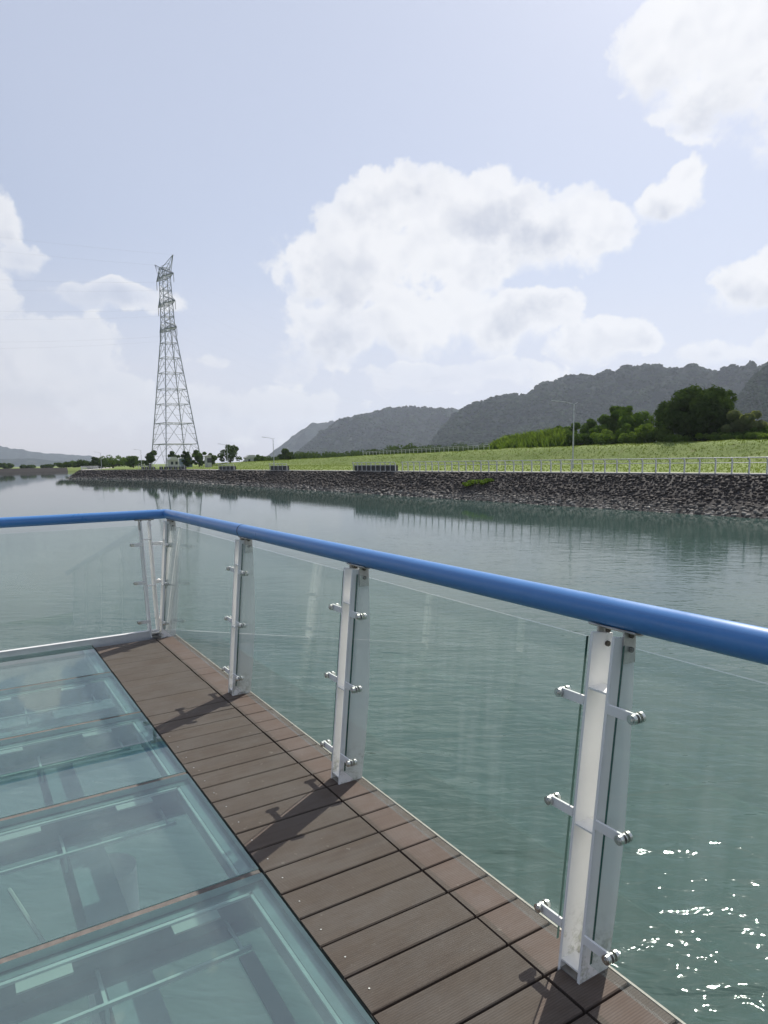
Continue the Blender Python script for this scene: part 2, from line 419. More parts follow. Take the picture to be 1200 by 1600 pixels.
def mat_water():
    m, k = material('lake_water')
    geo = k.node('ShaderNodeNewGeometry'); p = geo.outputs['Position']
    rot = k.node('ShaderNodeVectorRotate'); rot.rotation_type = 'Z_AXIS'; k.l.new(p, rot.inputs['Vector']); rot.inputs['Angle'].default_value = R(37)
    q = k.vmath('MULTIPLY', rot.outputs[0], (0.68, 1.5, 1.0))
    gust = k.map(k.noise(p, 0.035, 3, 0.5), 0.35, 0.65, 0.55, 1.25)
    a = k.noise(q, 1.2, 2, 0.5, 0.25)
    b = k.noise(q, 3.5, 2.5, 0.5, 0.25)
    c_ = k.noise(k.vmath('MULTIPLY', p, (1, 1, 1)), 0.35, 2, 0.5, 0.3)
    h = k.math('ADD', k.math('MULTIPLY', a, 0.130), k.math('MULTIPLY', b, 0.084))
    h = k.math('ADD', h, k.math('MULTIPLY', c_, 0.13))
    ln = k.node('ShaderNodeVectorMath'); ln.operation = 'LENGTH'; k.l.new(p, ln.inputs[0])
    dd = k.math('DIVIDE', ln.outputs['Value'], 9.5); calm = k.math('DIVIDE', 1.0, k.math('ADD', 1.0, k.math('MULTIPLY', dd, dd)))       # the wind ripples die out towards the far bank
    h = k.math('MULTIPLY', k.math('MULTIPLY', h, gust), calm)
    nb = k.node('ShaderNodeBump'); nb.inputs['Strength'].default_value = 1.0; nb.inputs['Distance'].default_value = 1.0
    k.l.new(h, nb.inputs['Height'])
    murk = k.noise(p, 0.25, 4, 0.6)
    c = k.mix(k.map(murk, 0.3, 0.7), (0.044, 0.084, 0.072), (0.060, 0.106, 0.090))
    fr = k.node('ShaderNodeFresnel'); fr.inputs['IOR'].default_value = 1.333; k.l.new(nb.outputs[0], fr.inputs['Normal'])
    df = k.node('ShaderNodeBsdfDiffuse'); k.l.new(c, df.inputs[0]); k.l.new(nb.outputs[0], df.inputs['Normal'])
    gl = k.node('ShaderNodeBsdfGlossy'); gl.inputs['Roughness'].default_value = 0.035; k.l.new(nb.outputs[0], gl.inputs['Normal'])
    mx = k.node('ShaderNodeMixShader'); k.l.new(fr.outputs[0], mx.inputs[0]); k.l.new(df.outputs[0], mx.inputs[1]); k.l.new(gl.outputs[0], mx.inputs[2])
    k.l.new(mx.outputs[0], k.out.inputs[0])
    return m
M['water'] = mat_water()

def mat_ground():
    m, k = material('grassland')
    geo = k.node('ShaderNodeNewGeometry'); p = geo.outputs['Position']
    n = k.noise(p, 0.12, 6, 0.6); n2 = k.noise(p, 1.3, 5, 0.65)
    c = k.mix(k.map(n, 0.35, 0.65), (0.160, 0.215, 0.058), (0.205, 0.250, 0.080))
    c = k.mix(k.map(n2, 0.45, 0.75, 0, 0.45), c, (0.10, 0.14, 0.04))
    c = k.mix(k.map(k.noise(p, 0.5, 4, 0.7), 0.58, 0.72, 0, 0.5), c, (0.19, 0.165, 0.085))
    k.l.new(pbsdf(k, c, 0.9, 0, k.bump(n2, 0.6, 0.25), spec=0.1), k.out.inputs[0])
    return m
M['ground'] = mat_ground()
def leafy(name, c1, c2, trans=0.4, ns=0.8):
    m, k = material(name)
    geo = k.node('ShaderNodeNewGeometry'); oi = k.node('ShaderNodeObjectInfo')
    n = k.noise(geo.outputs['Position'], ns, 4, 0.7)
    c = k.mix(k.map(n, 0.3, 0.7), c1, c2)
    c = k.mix(k.math('MULTIPLY', oi.outputs['Random'], 0.35), c, tuple(x * 0.6 for x in c1))
    df = k.node('ShaderNodeBsdfDiffuse'); k.l.new(c, df.inputs[0])
    tl = k.node('ShaderNodeBsdfTranslucent'); k.l.new(k.mix(1.0, c, (1.5, 1.5, 0.6), 'MULTIPLY'), tl.inputs[0])
    mx = k.node('ShaderNodeMixShader'); mx.inputs[0].default_value = trans
    k.l.new(df.outputs[0], mx.inputs[1]); k.l.new(tl.outputs[0], mx.inputs[2])
    k.l.new(mx.outputs[0], k.out.inputs[0])
    return m
M['leaf_dark'] = leafy('dark_leaves', (0.036, 0.064, 0.020), (0.080, 0.125, 0.034), 0.30)
M['leaf_mid'] = leafy('green_leaves', (0.060, 0.110, 0.026), (0.115, 0.180, 0.042), 0.38)
M['leaf_light'] = leafy('bright_leaves', (0.105, 0.175, 0.035), (0.17, 0.24, 0.06), 0.42)
M['leaf_pale'] = leafy('pale_leaves', (0.12, 0.155, 0.070), (0.18, 0.20, 0.10), 0.38)
M['blade'] = leafy('grass_blades', (0.125, 0.175, 0.045), (0.180, 0.225, 0.070), 0.4, 0.4)
M['bark'] = simple('bark', (0.075, 0.062, 0.048), 0.9, 0, 0.3, 6)

def mat_rock(name, dark, light, pale):
    m, k = material(name)
    geo = k.node('ShaderNodeNewGeometry'); p = geo.outputs['Position']
    s = k.node('ShaderNodeSeparateXYZ'); k.l.new(p, s.inputs[0])
    per = k.noise(p, 1.6, 2, 0.5); fine = k.noise(p, 9, 6, 0.7)
    c = k.mix(k.map(per, 0.35, 0.65), dark, light)
    c = k.mix(k.map(fine, 0.35, 0.75, 0, 0.5), c, tuple(x * 1.35 for x in light))
    zz = k.math('ADD', s.outputs[2], k.math('MULTIPLY', k.math('SUBTRACT', k.noise(p, 0.8, 3), 0.5), 1.0))
    c = k.mix(k.map(zz, -1.75, -2.45, 0, 0.9), c, k.mix(k.map(per, 0.4, 0.6), pale, tuple(x * 0.55 for x in pale)))
    k.l.new(pbsdf(k, c, 0.8, 0, k.bump(fine, 0.7, 0.06), spec=0.3), k.out.inputs[0])
    return m
M['rock'] = mat_rock('basalt_riprap', (0.055, 0.045, 0.040), (0.078, 0.066, 0.058), (0.30, 0.285, 0.26))
M['rockbase'] = simple('embankment_fill', (0.034, 0.029, 0.027), 0.9, 0, 0.3, 2)
M['concrete'] = simple('path_concrete', (0.42, 0.40, 0.37), 0.85, 0, 0.12, 0.8)
M['fence'] = simple('pale_fence_metal', (0.55, 0.56, 0.56), 0.45, 0.2, 0.1, 3)
M['dark_panel'] = simple('dark_fence_panel', (0.045, 0.045, 0.045), 0.7)
M['lamp'] = simple('grey_lamp_metal', (0.42, 0.44, 0.47), 0.4, 0.4, 0.1, 3)
M['tower'] = simple('galvanised_steel', (0.34, 0.36, 0.39), 0.55, 0.3, 0.1, 0.3)
M['wire'] = simple('aluminium_wire', (0.22, 0.24, 0.27), 0.5, 0.5)
M['insul'] = simple('insulator', (0.25, 0.24, 0.24), 0.4)
M['wall'] = simple('rendered_wall', (0.45, 0.45, 0.43), 0.8, 0, 0.08, 0.8)
M['wall_blue'] = simple('blue_grey_wall', (0.20, 0.26, 0.33), 0.7, 0, 0.08, 0.8)
M['roof'] = simple('sheet_roof', (0.50, 0.50, 0.48), 0.6)
M['pane'] = simple('window_pane', (0.03, 0.04, 0.05), 0.1)

# ------------------------------------------------------------------ water, ground, embankment
WZ = -2.67
wm = MB(); wm.v = [(-6400, -3000, WZ), (320, -3000, WZ), (320, 760, WZ), (-6400, 760, WZ)]; wm.f = [(0, 1, 2, 3)]; wm.m = [0]
tag(link('water', np_mesh('water', wm.v, wm.f, M['water'])), kind='structure')

TY = [-3000, -200, 150, 185, 212, 232, 251, 266, 300, 400, 560, 640, 800, 9000]
TX = [45, 45, 45, 47, 42, 35.5, 31, 33, 42, 66, 88, 95, 100, 100]
def toe(y): return float(np.interp(y, TY, TX))
BANK_T = 0.12
OFFS = [-0.3, 4.35, 4.6, 8.2, 8.4]
def crest(y): return float(np.interp(y, [-3000, 0, 110, 170, 230, 300, 400, 9000], [3.9, 3.9, 3.85, 3.3, 2.6, 1.9, 0.9, 0.6]))
def land(x, y):
    o = x - toe(y)
    if y >= 620: z_far = BANK_T
    if o < 0 and y < 620: return WZ - 2.0
    if o < 4.35 and y < 620: return -2.85 + (BANK_T - 0.03 + 2.85) * o / 4.35
    base = BANK_T - 0.03
    if o <= 9 or y > 620 and o < 9: return base
    n = noise.noise(Vector((x * 0.05, y * 0.05, 0))) * 0.35
    c = crest(y)
    bx = 97 + 3 * noise.noise(Vector((0, y * 0.02, 3)))
    if y > 330: bx += (y - 330) * 0.35
    if x < bx: return base + 0.25 * max(0, o - 9) / 45 + n * 0.25
    t = min(1, (x - bx) / 10.0); t = t * t * (3 - 2 * t)
    z = base + 0.25 + n * 0.25 + (c - 0.4) * t
    if t > 0: z += t * (0.28 * noise.noise(Vector((x * 0.35, y * 0.22, 5))) + 0.12 * noise.noise(Vector((x * 1.1, y * 0.8, 9))))
    if x > bx + 45: z = z * max(0.3, 1 - (x - bx - 45) / 120)
    return z
ys = list(np.arange(-120, 20, 8.0)) + list(np.arange(20, 160, 1.0)) + list(np.arange(160, 420, 3.0)) + list(np.arange(420, 640, 10.0)) + [700, 900, 1300, 2000, 3500, 9000]
ys = [-3000, -800] + ys
offs = [0, 1, 2.2, 4.35, 9.0, 14, 20, 28, 36, 44] + list(np.arange(47, 66, 0.8)) + [68, 72, 78, 86, 95, 105, 120, 140, 170, 220, 350, 700, 1500, 3500, 9000]
gv = []; gf = []
for y in ys:
    tx_ = toe(y)
    for o in offs: gv.append((tx_ + o, y, land(tx_ + o, y)))
nx = len(offs)
for j in range(len(ys) - 1):
    for i in range(nx - 1):
        a = j * nx + i; gf.append((a, a + 1, a + nx + 1, a + nx))
# land behind the far shore
b0 = len(gv)
fx = [-9000, -2500, -1000, -400, -200, -60, 0, 40, 80, 101]; fy = [618, 622, 640, 700, 1000, 2000, 9000]
for y in fy:
    for x in fx: gv.append((x, y, -3.2 if y == 618 else 0.05))
for j in range(len(fy) - 1):
    for i in range(len(fx) - 1):
        a = b0 + j * len(fx) + i; gf.append((a, a + 1, a + len(fx) + 1, a + len(fx)))
tag(link('ground', np_mesh('ground', gv, gf, M['ground'], smooth=True)), kind='structure')

# the far shore's low dark wall
fs = MB()
xs = list(np.arange(-420, 92, 16.0))
for a, b in zip(xs[:-1], xs[1:]):
    fs.quad_box([(a, 612, -3.0), (b, 612, -3.0), (b, 619, -3.0), (a, 619, -3.0), (a, 616.5, 0.3), (b, 616.5, 0.3), (b, 619, 0.3), (a, 619, 0.3)])
tag(fs.build('shore_wall', M['rockbase']), 'low dark stone wall along the far left shore of the water', 'wall')

emb = tag(empty('embankment'), kind='structure')
def strip(name, mat, offz, y0, y1, parent, dz=0.0, step=4.0):
    yy = list(np.arange(y0, y1 + 0.01, step)); v = []; f = []
    for y in yy:
        for (o, z) in offz: v.append((toe(y) + o, y, z + dz))
    n = len(offz)
    for j in range(len(yy) - 1):
        for i in range(n - 1):
            a = j * n + i; f.append((a, a + 1, a + n + 1, a + n))
    return link(name, np_mesh(name, v, f, mat), parent)
strip('slope_fill', M['rockbase'], [(-0.9, -3.4), (-0.15, -2.8), (4.25, BANK_T - 0.02), (4.3, BANK_T - 0.02)], -100, 600, emb)
kerb = tag(empty('footpath'), kind='structure')
strip('path_slab', M['concrete'], [(4.25, BANK_T - 0.25), (4.25, BANK_T + 0.03), (4.55, BANK_T + 0.03), (4.56, BANK_T - 0.02), (7.6, BANK_T - 0.02)], -100, 600, kerb, 0.035)

# riprap
def ico(sub=1):
    import bmesh
    bm = bmesh.new(); bmesh.ops.create_icosphere(bm, subdivisions=sub, radius=1)
    v = np.array([q.co[:] for q in bm.verts]); f = np.array([[q.index for q in t.verts] for t in bm.faces]); bm.free()
    return v, f
IV1, IF1 = ico(2); IV0, IF0 = ico(1)
def rockshape(iv, r_):
    s = iv * r_.uniform(0.75, 1.15, (len(iv), 1))
    for _ in range(5):                      # chop flat facets
        n = r_.normal(size=3); n /= np.linalg.norm(n); d = r_.uniform(0.45, 0.8)
        t = s @ n; s = s - np.outer(np.maximum(t - d, 0), n)
    return s
protos = [rockshape(IV0, rng) for _ in range(14)]
SL = Vector((4.35, 0, BANK_T + 2.85)).normalized()
slots = []
for (y0, y1, sp) in ((18, 60, 0.36), (60, 120, 0.50), (120, 275, 0.78)):
    y = y0
    while y < y1:
        nrow = int(5.3 / (sp * 0.8))
        for i in range(nrow):
            t = (i + rng.uniform(-.35, .35)) / nrow
            yy = y + rng.uniform(-.45, .45) * sp
            s = sp * rng.uniform(0.34, 0.72)
            slots.append((toe(yy) + 4.3 * t, yy, -2.8 + (BANK_T + 2.78) * t + 0.02, s))
        y += sp * 0.92
slots.sort(key=lambda q: (q[0] ** 2 + q[1] ** 2) / q[3] ** 2)
vis = [q for q in slots if math.atan2(q[0], q[1]) < R(62.5)]
rest = [q for q in slots if math.atan2(q[0], q[1]) >= R(62.5)]
pm = [np_mesh('stone', p, IF0, M['rock']) for p in protos]
def rotm():
    return Matrix.Rotation(rng.uniform(0, 6.28), 3, 'Z') @ Matrix.Rotation(rng.uniform(-.5, .5), 3, 'X') @ Matrix.Rotation(rng.uniform(-.5, .5), 3, 'Y')
for q in vis[:290]:
    o = link('stone', pm[rng.integers(14)], emb); o.location = q[:3]
    o.rotation_euler = rotm().to_euler(); o.scale = (q[3] * 1.15, q[3], q[3] * 0.72)
V = []; F = []; nb_ = 0
for q in vis[290:] + rest:
    p = protos[rng.integers(14)] * np.array([q[3] * 1.15, q[3], q[3] * 0.72])
    p = p @ np.array(rotm()).T + np.array(q[:3])
    V.append(p); F.append(IF0 + nb_); nb_ += len(p)
tag(link('riprap', np_mesh('riprap', np.concatenate(V), np.concatenate(F), M['rock']), emb), kind='stuff')

# grass tufts on bank and meadow
def tufts(name, n, sampler, mat, hmin, hmax, label):
    V = np.zeros((n * 9, 3)); F = np.arange(n * 9).reshape(-1, 3)
    for i in range(n):
        x, y, z = sampler(); h = rng.uniform(hmin, hmax)
        for b in range(3):
            a = rng.uniform(0, 6.28); w_ = h * 0.28
            lx, ly = rng.normal(0, h * 0.3, 2); ox, oy = rng.normal(0, h * 0.35, 2)
            k = i * 9 + b * 3
            V[k] = (x + ox - math.cos(a) * w_, y + oy - math.sin(a) * w_, z - 0.03)
            V[k + 1] = (x + ox + math.cos(a) * w_, y + oy + math.sin(a) * w_, z - 0.03)
            V[k + 2] = (x + ox + lx, y + oy + ly, z + h)
    o = link(name, np_mesh(name, V, F, mat)); tag(o, label, 'grass', kind='stuff'); return o
def samp_berm():
    y = 22 + 320 * rng.random() ** 1.6; x = 95 + 17 * rng.random() + (max(0, y - 330)) * .35
    return x, y, land(x, y)
def samp_flat():
    y = 22 + 230 * rng.random() ** 1.3; x = toe(y) + 8.5 + rng.random() * 44
    return x, y, land(x, y)
tufts('berm_grass', 26000, samp_berm, M['blade'], 0.08, 0.24, 'rough tufted grass growing on the long raised bank')
tufts('meadow_grass', 14000, samp_flat, M['blade'], 0.06, 0.2, 'short mown grass on the flat strip behind the path')

# ------------------------------------------------------------------ trees
def leaf_cloud(lobes, n, size, up=0.3, shell=0.7):
    w_ = np.array([l[3] * l[4] * l[5] for l in lobes]) ** 0.7; w_ /= w_.sum()
    idx = rng.choice(len(lobes), n, p=w_)
    L = np.array([l for l in lobes])
    d = rng.normal(size=(n, 3)); d /= np.linalg.norm(d, axis=1)[:, None]
    rad = shell + (1 - shell) * rng.random(n) ** 0.5
    rad *= 1 + 0.10 * rng.normal(size=n)
    c = L[idx, :3] + d * rad[:, None] * L[idx, 3:6]
    nrm = d * 1.3 + rng.normal(size=(n, 3)) * 0.45; nrm[:, 2] += up
    nrm /= np.linalg.norm(nrm, axis=1)[:, None]
    t = np.cross(nrm, rng.normal(size=(n, 3))); t /= np.linalg.norm(t, axis=1)[:, None]
    b = np.cross(nrm, t)
    s = size * rng.uniform(0.6, 1.3, n)[:, None]
    V = np.stack([c - t * s, c + b * s * .55, c + t * s, c - b * s * .55], 1).reshape(-1, 3)
    return V, np.arange(n * 4).reshape(-1, 4)
def tree_mesh(h, wd, nl, leaf, trunk_h, n, mat, flat=1.0, seed=0, limbs=5):
    """returns (crown mesh, trunk mesh)"""
    r = random.Random(seed)
    lobes = []; ch = h - trunk_h * 0.45; cz = trunk_h * 0.45 + ch / 2
    for i in range(nl):
        a = r.uniform(0, 6.28); q = 1.0 if i % 4 else math.sqrt(r.random()); zz = r.uniform(-1, 1)
        k = math.sqrt(max(0.05, 1 - zz * zz))
        rr = r.uniform(0.11, 0.22) * wd * 0.72
        lobes.append((math.cos(a) * q * k * (wd / 2 - rr * .8), math.sin(a) * q * k * (wd / 2 - rr * .8), cz + zz * (ch / 2 - rr * .5), rr, rr, rr * 0.75 * flat))
    lobes.append((0, 0, cz, wd * 0.24, wd * 0.24, ch * 0.28))
    V, F = leaf_cloud(lobes, n, leaf)
    cm = np_mesh('crown', V, F, mat)
    tb = MB(); r0 = wd * 0.035 + 0.05
    tb.tube((0, 0, -0.3), (0, 0, trunk_h), r0, 8, r0 * 0.7)
    for i in range(limbs):
        l = lobes[i % len(lobes)]
        tb.tube((0, 0, trunk_h * r.uniform(.6, 1)), (l[0] * .8, l[1] * .8, l[2]), r0 * 0.5, 6, r0 * 0.15)
    return cm, tb.mesh('trunk', M['bark'])
def at(px, X):                       # a spot on the line x = X seen on a given bearing
    a, _ = bearing(px); return X / math.tan(a)
def polar(px, rng_):
    a, _ = bearing(px); return math.sin(a) * rng_, math.cos(a) * rng_
def height_for(px, py, x, y, z):     # height of a thing whose top is seen at (px, py)
    _, e = bearing(px, py); return EYE + math.tan(e) * math.hypot(x, y) - z
def width_for(wpx, x, y, px):
    depth = math.hypot(x, y) * math.cos(bearing(px)[0] - bearing(600)[0]); return wpx * depth / FPX * 1.03
def place_tree(px, wpx, topy, X, mat, label, cat='tree', group=None, name='broadleaf_tree', nl=16, n=5200, leaf=0.34, trunk=0.22, flat=1.0, seed=None, xy=None, zb=None):
    if xy is None: x, y = X, at(px, X)
    else: x, y = xy
    z = land(x, y) if zb is None else zb
    h = height_for(px, topy, x, y, z); wd = width_for(wpx, x, y, px)
    t = tag(empty(name, (x, y, z)), label, cat, group)
    cm, tm = tree_mesh(h, wd, nl, leaf, h * trunk, n, mat, flat, seed if seed is not None else int(px))
    link('crown', cm, t); link('trunk', tm, t)
    t['label'] = label
    return t

place_tree(1090, 120, 607, 118, M['leaf_dark'], 'big dark spreading tree on the grass bank, the tallest and darkest at the right', nl=80, n=20000, leaf=0.36, trunk=0.12, seed=5)
LL = [ # px, width, top, X, material, label
 (1000, 74, 629, 124, 'leaf_mid', 'ragged green tree on the bank just left of the big dark tree', 20, 7000),
 (957, 62, 636, 127, 'leaf_mid', 'green tree behind the bank, second one left of the big dark tree', 16, 6000),
 (920, 56, 650, 126, 'leaf_mid', 'mid green tree standing right behind the nearest tall street lamp', 16, 5000),
 (884, 52, 658, 128, 'leaf_mid', 'bushy green tree immediately left of the nearest street lamp', 14, 5000),
 (1158, 62, 640, 116, 'leaf_pale', 'pale olive bush tree leaning against the right side of the big dark tree', 16, 5500),
 (1198, 40, 664, 119, 'leaf_light', 'bright bush at the right edge of the picture on the bank', 10, 3000),
]
for (px, wp, ty, X, mt, lb, nl, n) in LL:
    place_tree(px, wp, ty, X, M[mt], lb, nl=nl, n=n)
SH = [(1034, 44, 668, 113.5, 'leaf_light', 'bright leafy shrub at the left foot of the big dark tree'),
 (1006, 50, 664, 113, 'leaf_light', 'yellow green shrub in front of the ragged green tree'),
 (972, 46, 662, 114, 'leaf_mid', 'deep green rounded shrub between two bright shrubs on the bank top'),
 (938, 48, 672, 113, 'leaf_light', 'low bright shrub right of the nearest street lamp'),
 (906, 40, 676, 114, 'leaf_mid', 'low green shrub just right behind the nearest lamp pole'),
 (1112, 50, 676, 112.5, 'leaf_light', 'bright low shrub under the right half of the big dark tree'),
 (1150, 46, 678, 112.5, 'leaf_light', 'low shrub in front of the pale olive bush tree'),
 (1184, 44, 674, 113, 'leaf_light', 'low bright shrub near the right picture edge, below the hill')]
for (px, wp, ty, X, mt, lb) in SH:
    place_tree(px, wp, ty, X, M[mt], lb, 'shrub', name='shrub', nl=9, n=2600, leaf=0.2, trunk=0.1)
MORE = [(886, 46, 674, 113.5, 'leaf_mid', 'green shrub directly behind the foot of the nearest lamp pole'),
 (924, 44, 670, 115, 'leaf_mid', 'mid green shrub filling the gap right of the lamp pole'),
 (954, 40, 677, 112.3, 'leaf_light', 'small front shrub below the second green tree'),
 (990, 46, 676, 112.3, 'leaf_light', 'small bright front shrub below the ragged green tree'),
 (1022, 46, 673, 114.5, 'leaf_mid', 'green shrub tucked between the ragged tree and the big dark tree'),
 (1056, 46, 679, 112.2, 'leaf_light', 'low shrub in front of the trunk of the big dark tree'),
 (1132, 44, 668, 114.5, 'leaf_mid', 'green shrub below the right flank of the big dark tree'),
 (1170, 48, 668, 115, 'leaf_mid', 'green shrub between the pale olive bush and the right edge')]
for (px, wp, ty, X, mt, lb) in MORE:
    place_tree(px, wp, ty, X, M[mt], lb, 'shrub', name='shrub', nl=9, n=2400, leaf=0.22, trunk=0.05)
RE = [(868, 34, 666), (850, 36, 669), (830, 36, 672), (812, 34, 675), (795, 30, 678), (782, 26, 684), (876, 40, 672), (842, 40, 678), (806, 36, 683)]
RL = ['tall reed clump nearest the lamp pole on its left side', 'tall bright reed clump, second left of the lamp pole', 'bright reed clump halfway along the reed belt', 'bright reed clump left of the middle of the reed belt',
      'reed clump near the left end of the reed belt', 'small reed clump closing the reed belt, beside the fence end', 'low front reed clump left of the lamp pole', 'low front reed clump in the middle of the belt', 'low front reed clump near the fence end']
for i, ((px, wp, ty), lb) in enumerate(zip(RE, RL)):
    X = 116 if i < 6 else 112.5
    y = at(px, X); z = land(X, y); h = height_for(px, ty, X, y, z); wd = width_for(wp, X, y, px)
    n = 1900; V = np.zeros((n * 4, 3))
    for j in range(n):
        bx, by = rng.normal(0, wd * .27, 2); hh = h * rng.uniform(.45, 1.0) * (1 - 0.35 * min(1, (bx * bx + by * by) / (wd * wd * .25)))
        lx, ly = rng.normal(0, .22 * hh, 2); a = rng.uniform(0, 6.28); z0 = hh * rng.uniform(0, .6); ww = .09
        V[j * 4] = (bx - math.cos(a) * ww, by - math.sin(a) * ww, z0); V[j * 4 + 1] = (bx + math.cos(a) * ww, by + math.sin(a) * ww, z0)
        V[j * 4 + 2] = (bx + lx + .04, by + ly, hh); V[j * 4 + 3] = (bx + lx - .04, by + ly, hh)
    o = link('reed_clump', np_mesh('reed_clump', V, np.arange(n * 4).reshape(-1, 4), M['leaf_light'])); o.location = (X, y, z)
    tag(o, lb, 'reeds', 'reeds on top of the grass bank')

# trees far along the shore and round the pylon
FT = [(360, 44, 694, 330, 'leaf_dark', 'large rounded tree right of the pylon foot'),
 (235, 24, 701, 300, 'leaf_dark', 'dark round tree left of the pylon legs'),
 (272, 20, 705, 285, 'leaf_dark', 'small dark tree between the pylon legs beside the white house'),
 (293, 18, 701, 290, 'leaf_dark', 'narrow dark tree right of the white house at the pylon'),
 (311, 26, 702, 295, 'leaf_mid', 'ragged tree under the right pylon leg'),
 (331, 16, 708, 300, 'leaf_mid', 'small light bush tree between the pylon and the large rounded tree'),
 (176, 44, 711, 380, 'leaf_mid', 'broad low tree left of the pylon, middle of its row'),
 (148, 26, 714, 380, 'leaf_dark', 'dark tree at the left end of the row on the point'),
 (208, 30, 712, 360, 'leaf_mid', 'low tree between the broad tree and the pylon'),
 (115, 26, 721, 640, 'leaf_mid', 'pale green tree on the far shore nearest the point'),
 (75, 22, 726, 650, 'leaf_dark', 'small dark tree on the far shore, left of the pale green one'),
 (40, 26, 727, 650, 'leaf_dark', 'small tree on the far shore, second from the left edge'),
 (5, 26, 724, 645, 'leaf_dark', 'dark tree on the far shore at the left picture edge'),
 (448, 30, 701, 300, 'leaf_dark', 'dark tree right of the second street lamp at the foot of the hills'),
 (405, 18, 711, 310, 'leaf_mid', 'small tree left of the second street lamp')]
for (px, wp, ty, rr, mt, lb) in FT:
    x, y = polar(px, rr); z = 0.1 if y > 400 else min(land(x, y), 1.2)
    place_tree(px, wp, ty, None, M[mt], lb, nl=12, n=1500, leaf=0.5 if rr < 500 else 0.9, trunk=0.15, xy=(x, y), zb=z, name='distant_tree')
# the wood between the fence and the hills reads as one mass
V = []; F = []; nb_ = 0
for px in list(range(392, 1330, 7)) + list(range(96, 224, 9)):
    rr = (330 + 60 * rng.random()) if px > 300 else 420
    x, y = polar(px, rr)
    top = float(np.interp(px, [96, 150, 224, 392, 470, 520, 590, 610, 700, 770, 800, 1330], [722, 718, 717, 715, 705, 706, 701, 694, 691, 692, 694, 676])) + rng.uniform(-2.5, 3.5)
    h = max(2.5, height_for(px, top, x, y, 1.0)); wd = rng.uniform(6, 11)
    lobes = [(x + rng.normal(0, wd * .25), y + rng.normal(0, wd * .25), 1.0 + h * rng.uniform(.35, .8), wd * .28, wd * .28, h * .2) for _ in range(5)] + [(x, y, 1 + h * .35, wd * .5, wd * .5, h * .4)]
    v, f = leaf_cloud(lobes, 420, 0.55); V.append(v); F.append(f + nb_); nb_ += len(v)
tag(link('distant_wood', np_mesh('distant_wood', np.concatenate(V), np.concatenate(F), M['leaf_dark'])), 'dark wood behind the upper fence below the hills', 'wood', kind='stuff')
# green plant growing out of the riprap
y = at(745, 47.2)
V, F = leaf_cloud([(0, 0, .15, .5, 1.7, .25), (.5, -1.2, .3, .4, .8, .2), (-.4, 1.4, -.1, .4, .8, .2)], 700, 0.12)
o = link('creeping_shrub', np_mesh('creeping_shrub', V, F, M['leaf_light'])); o.location = (47.4, y, -1.0)
tag(o, 'low green creeper growing out of the dark stone slope', 'plant')

# ------------------------------------------------------------------ hills
def mat_hill():
    m, k = material('forested_hill')
    geo = k.node('ShaderNodeNewGeometry'); p = geo.outputs['Position']
    n = k.noise(p, 0.012, 7, 0.62); n2 = k.noise(p, 0.09, 5, 0.7)
    c = k.mix(k.map(n, 0.35, 0.65), (0.012, 0.024, 0.020), (0.026, 0.042, 0.030))
    c = k.mix(k.map(n2, 0.52, 0.8, 0, 0.6), c, (0.055, 0.080, 0.048))
    c = k.mix(k.map(k.noise(p, 0.006, 4, 0.7), 0.60, 0.68, 0, 0.35), c, (0.16, 0.16, 0.12))
    k.l.new(pbsdf(k, c, 0.95, 0, k.bump(n2, 1.0, 9.0), spec=0.05), k.out.inputs[0])
    return m
M['hill'] = mat_hill()
M['canopy'] = leafy('forest_canopy', (0.012, 0.026, 0.018), (0.048, 0.075, 0.036), 0.15, 0.009)
crown_protos = []
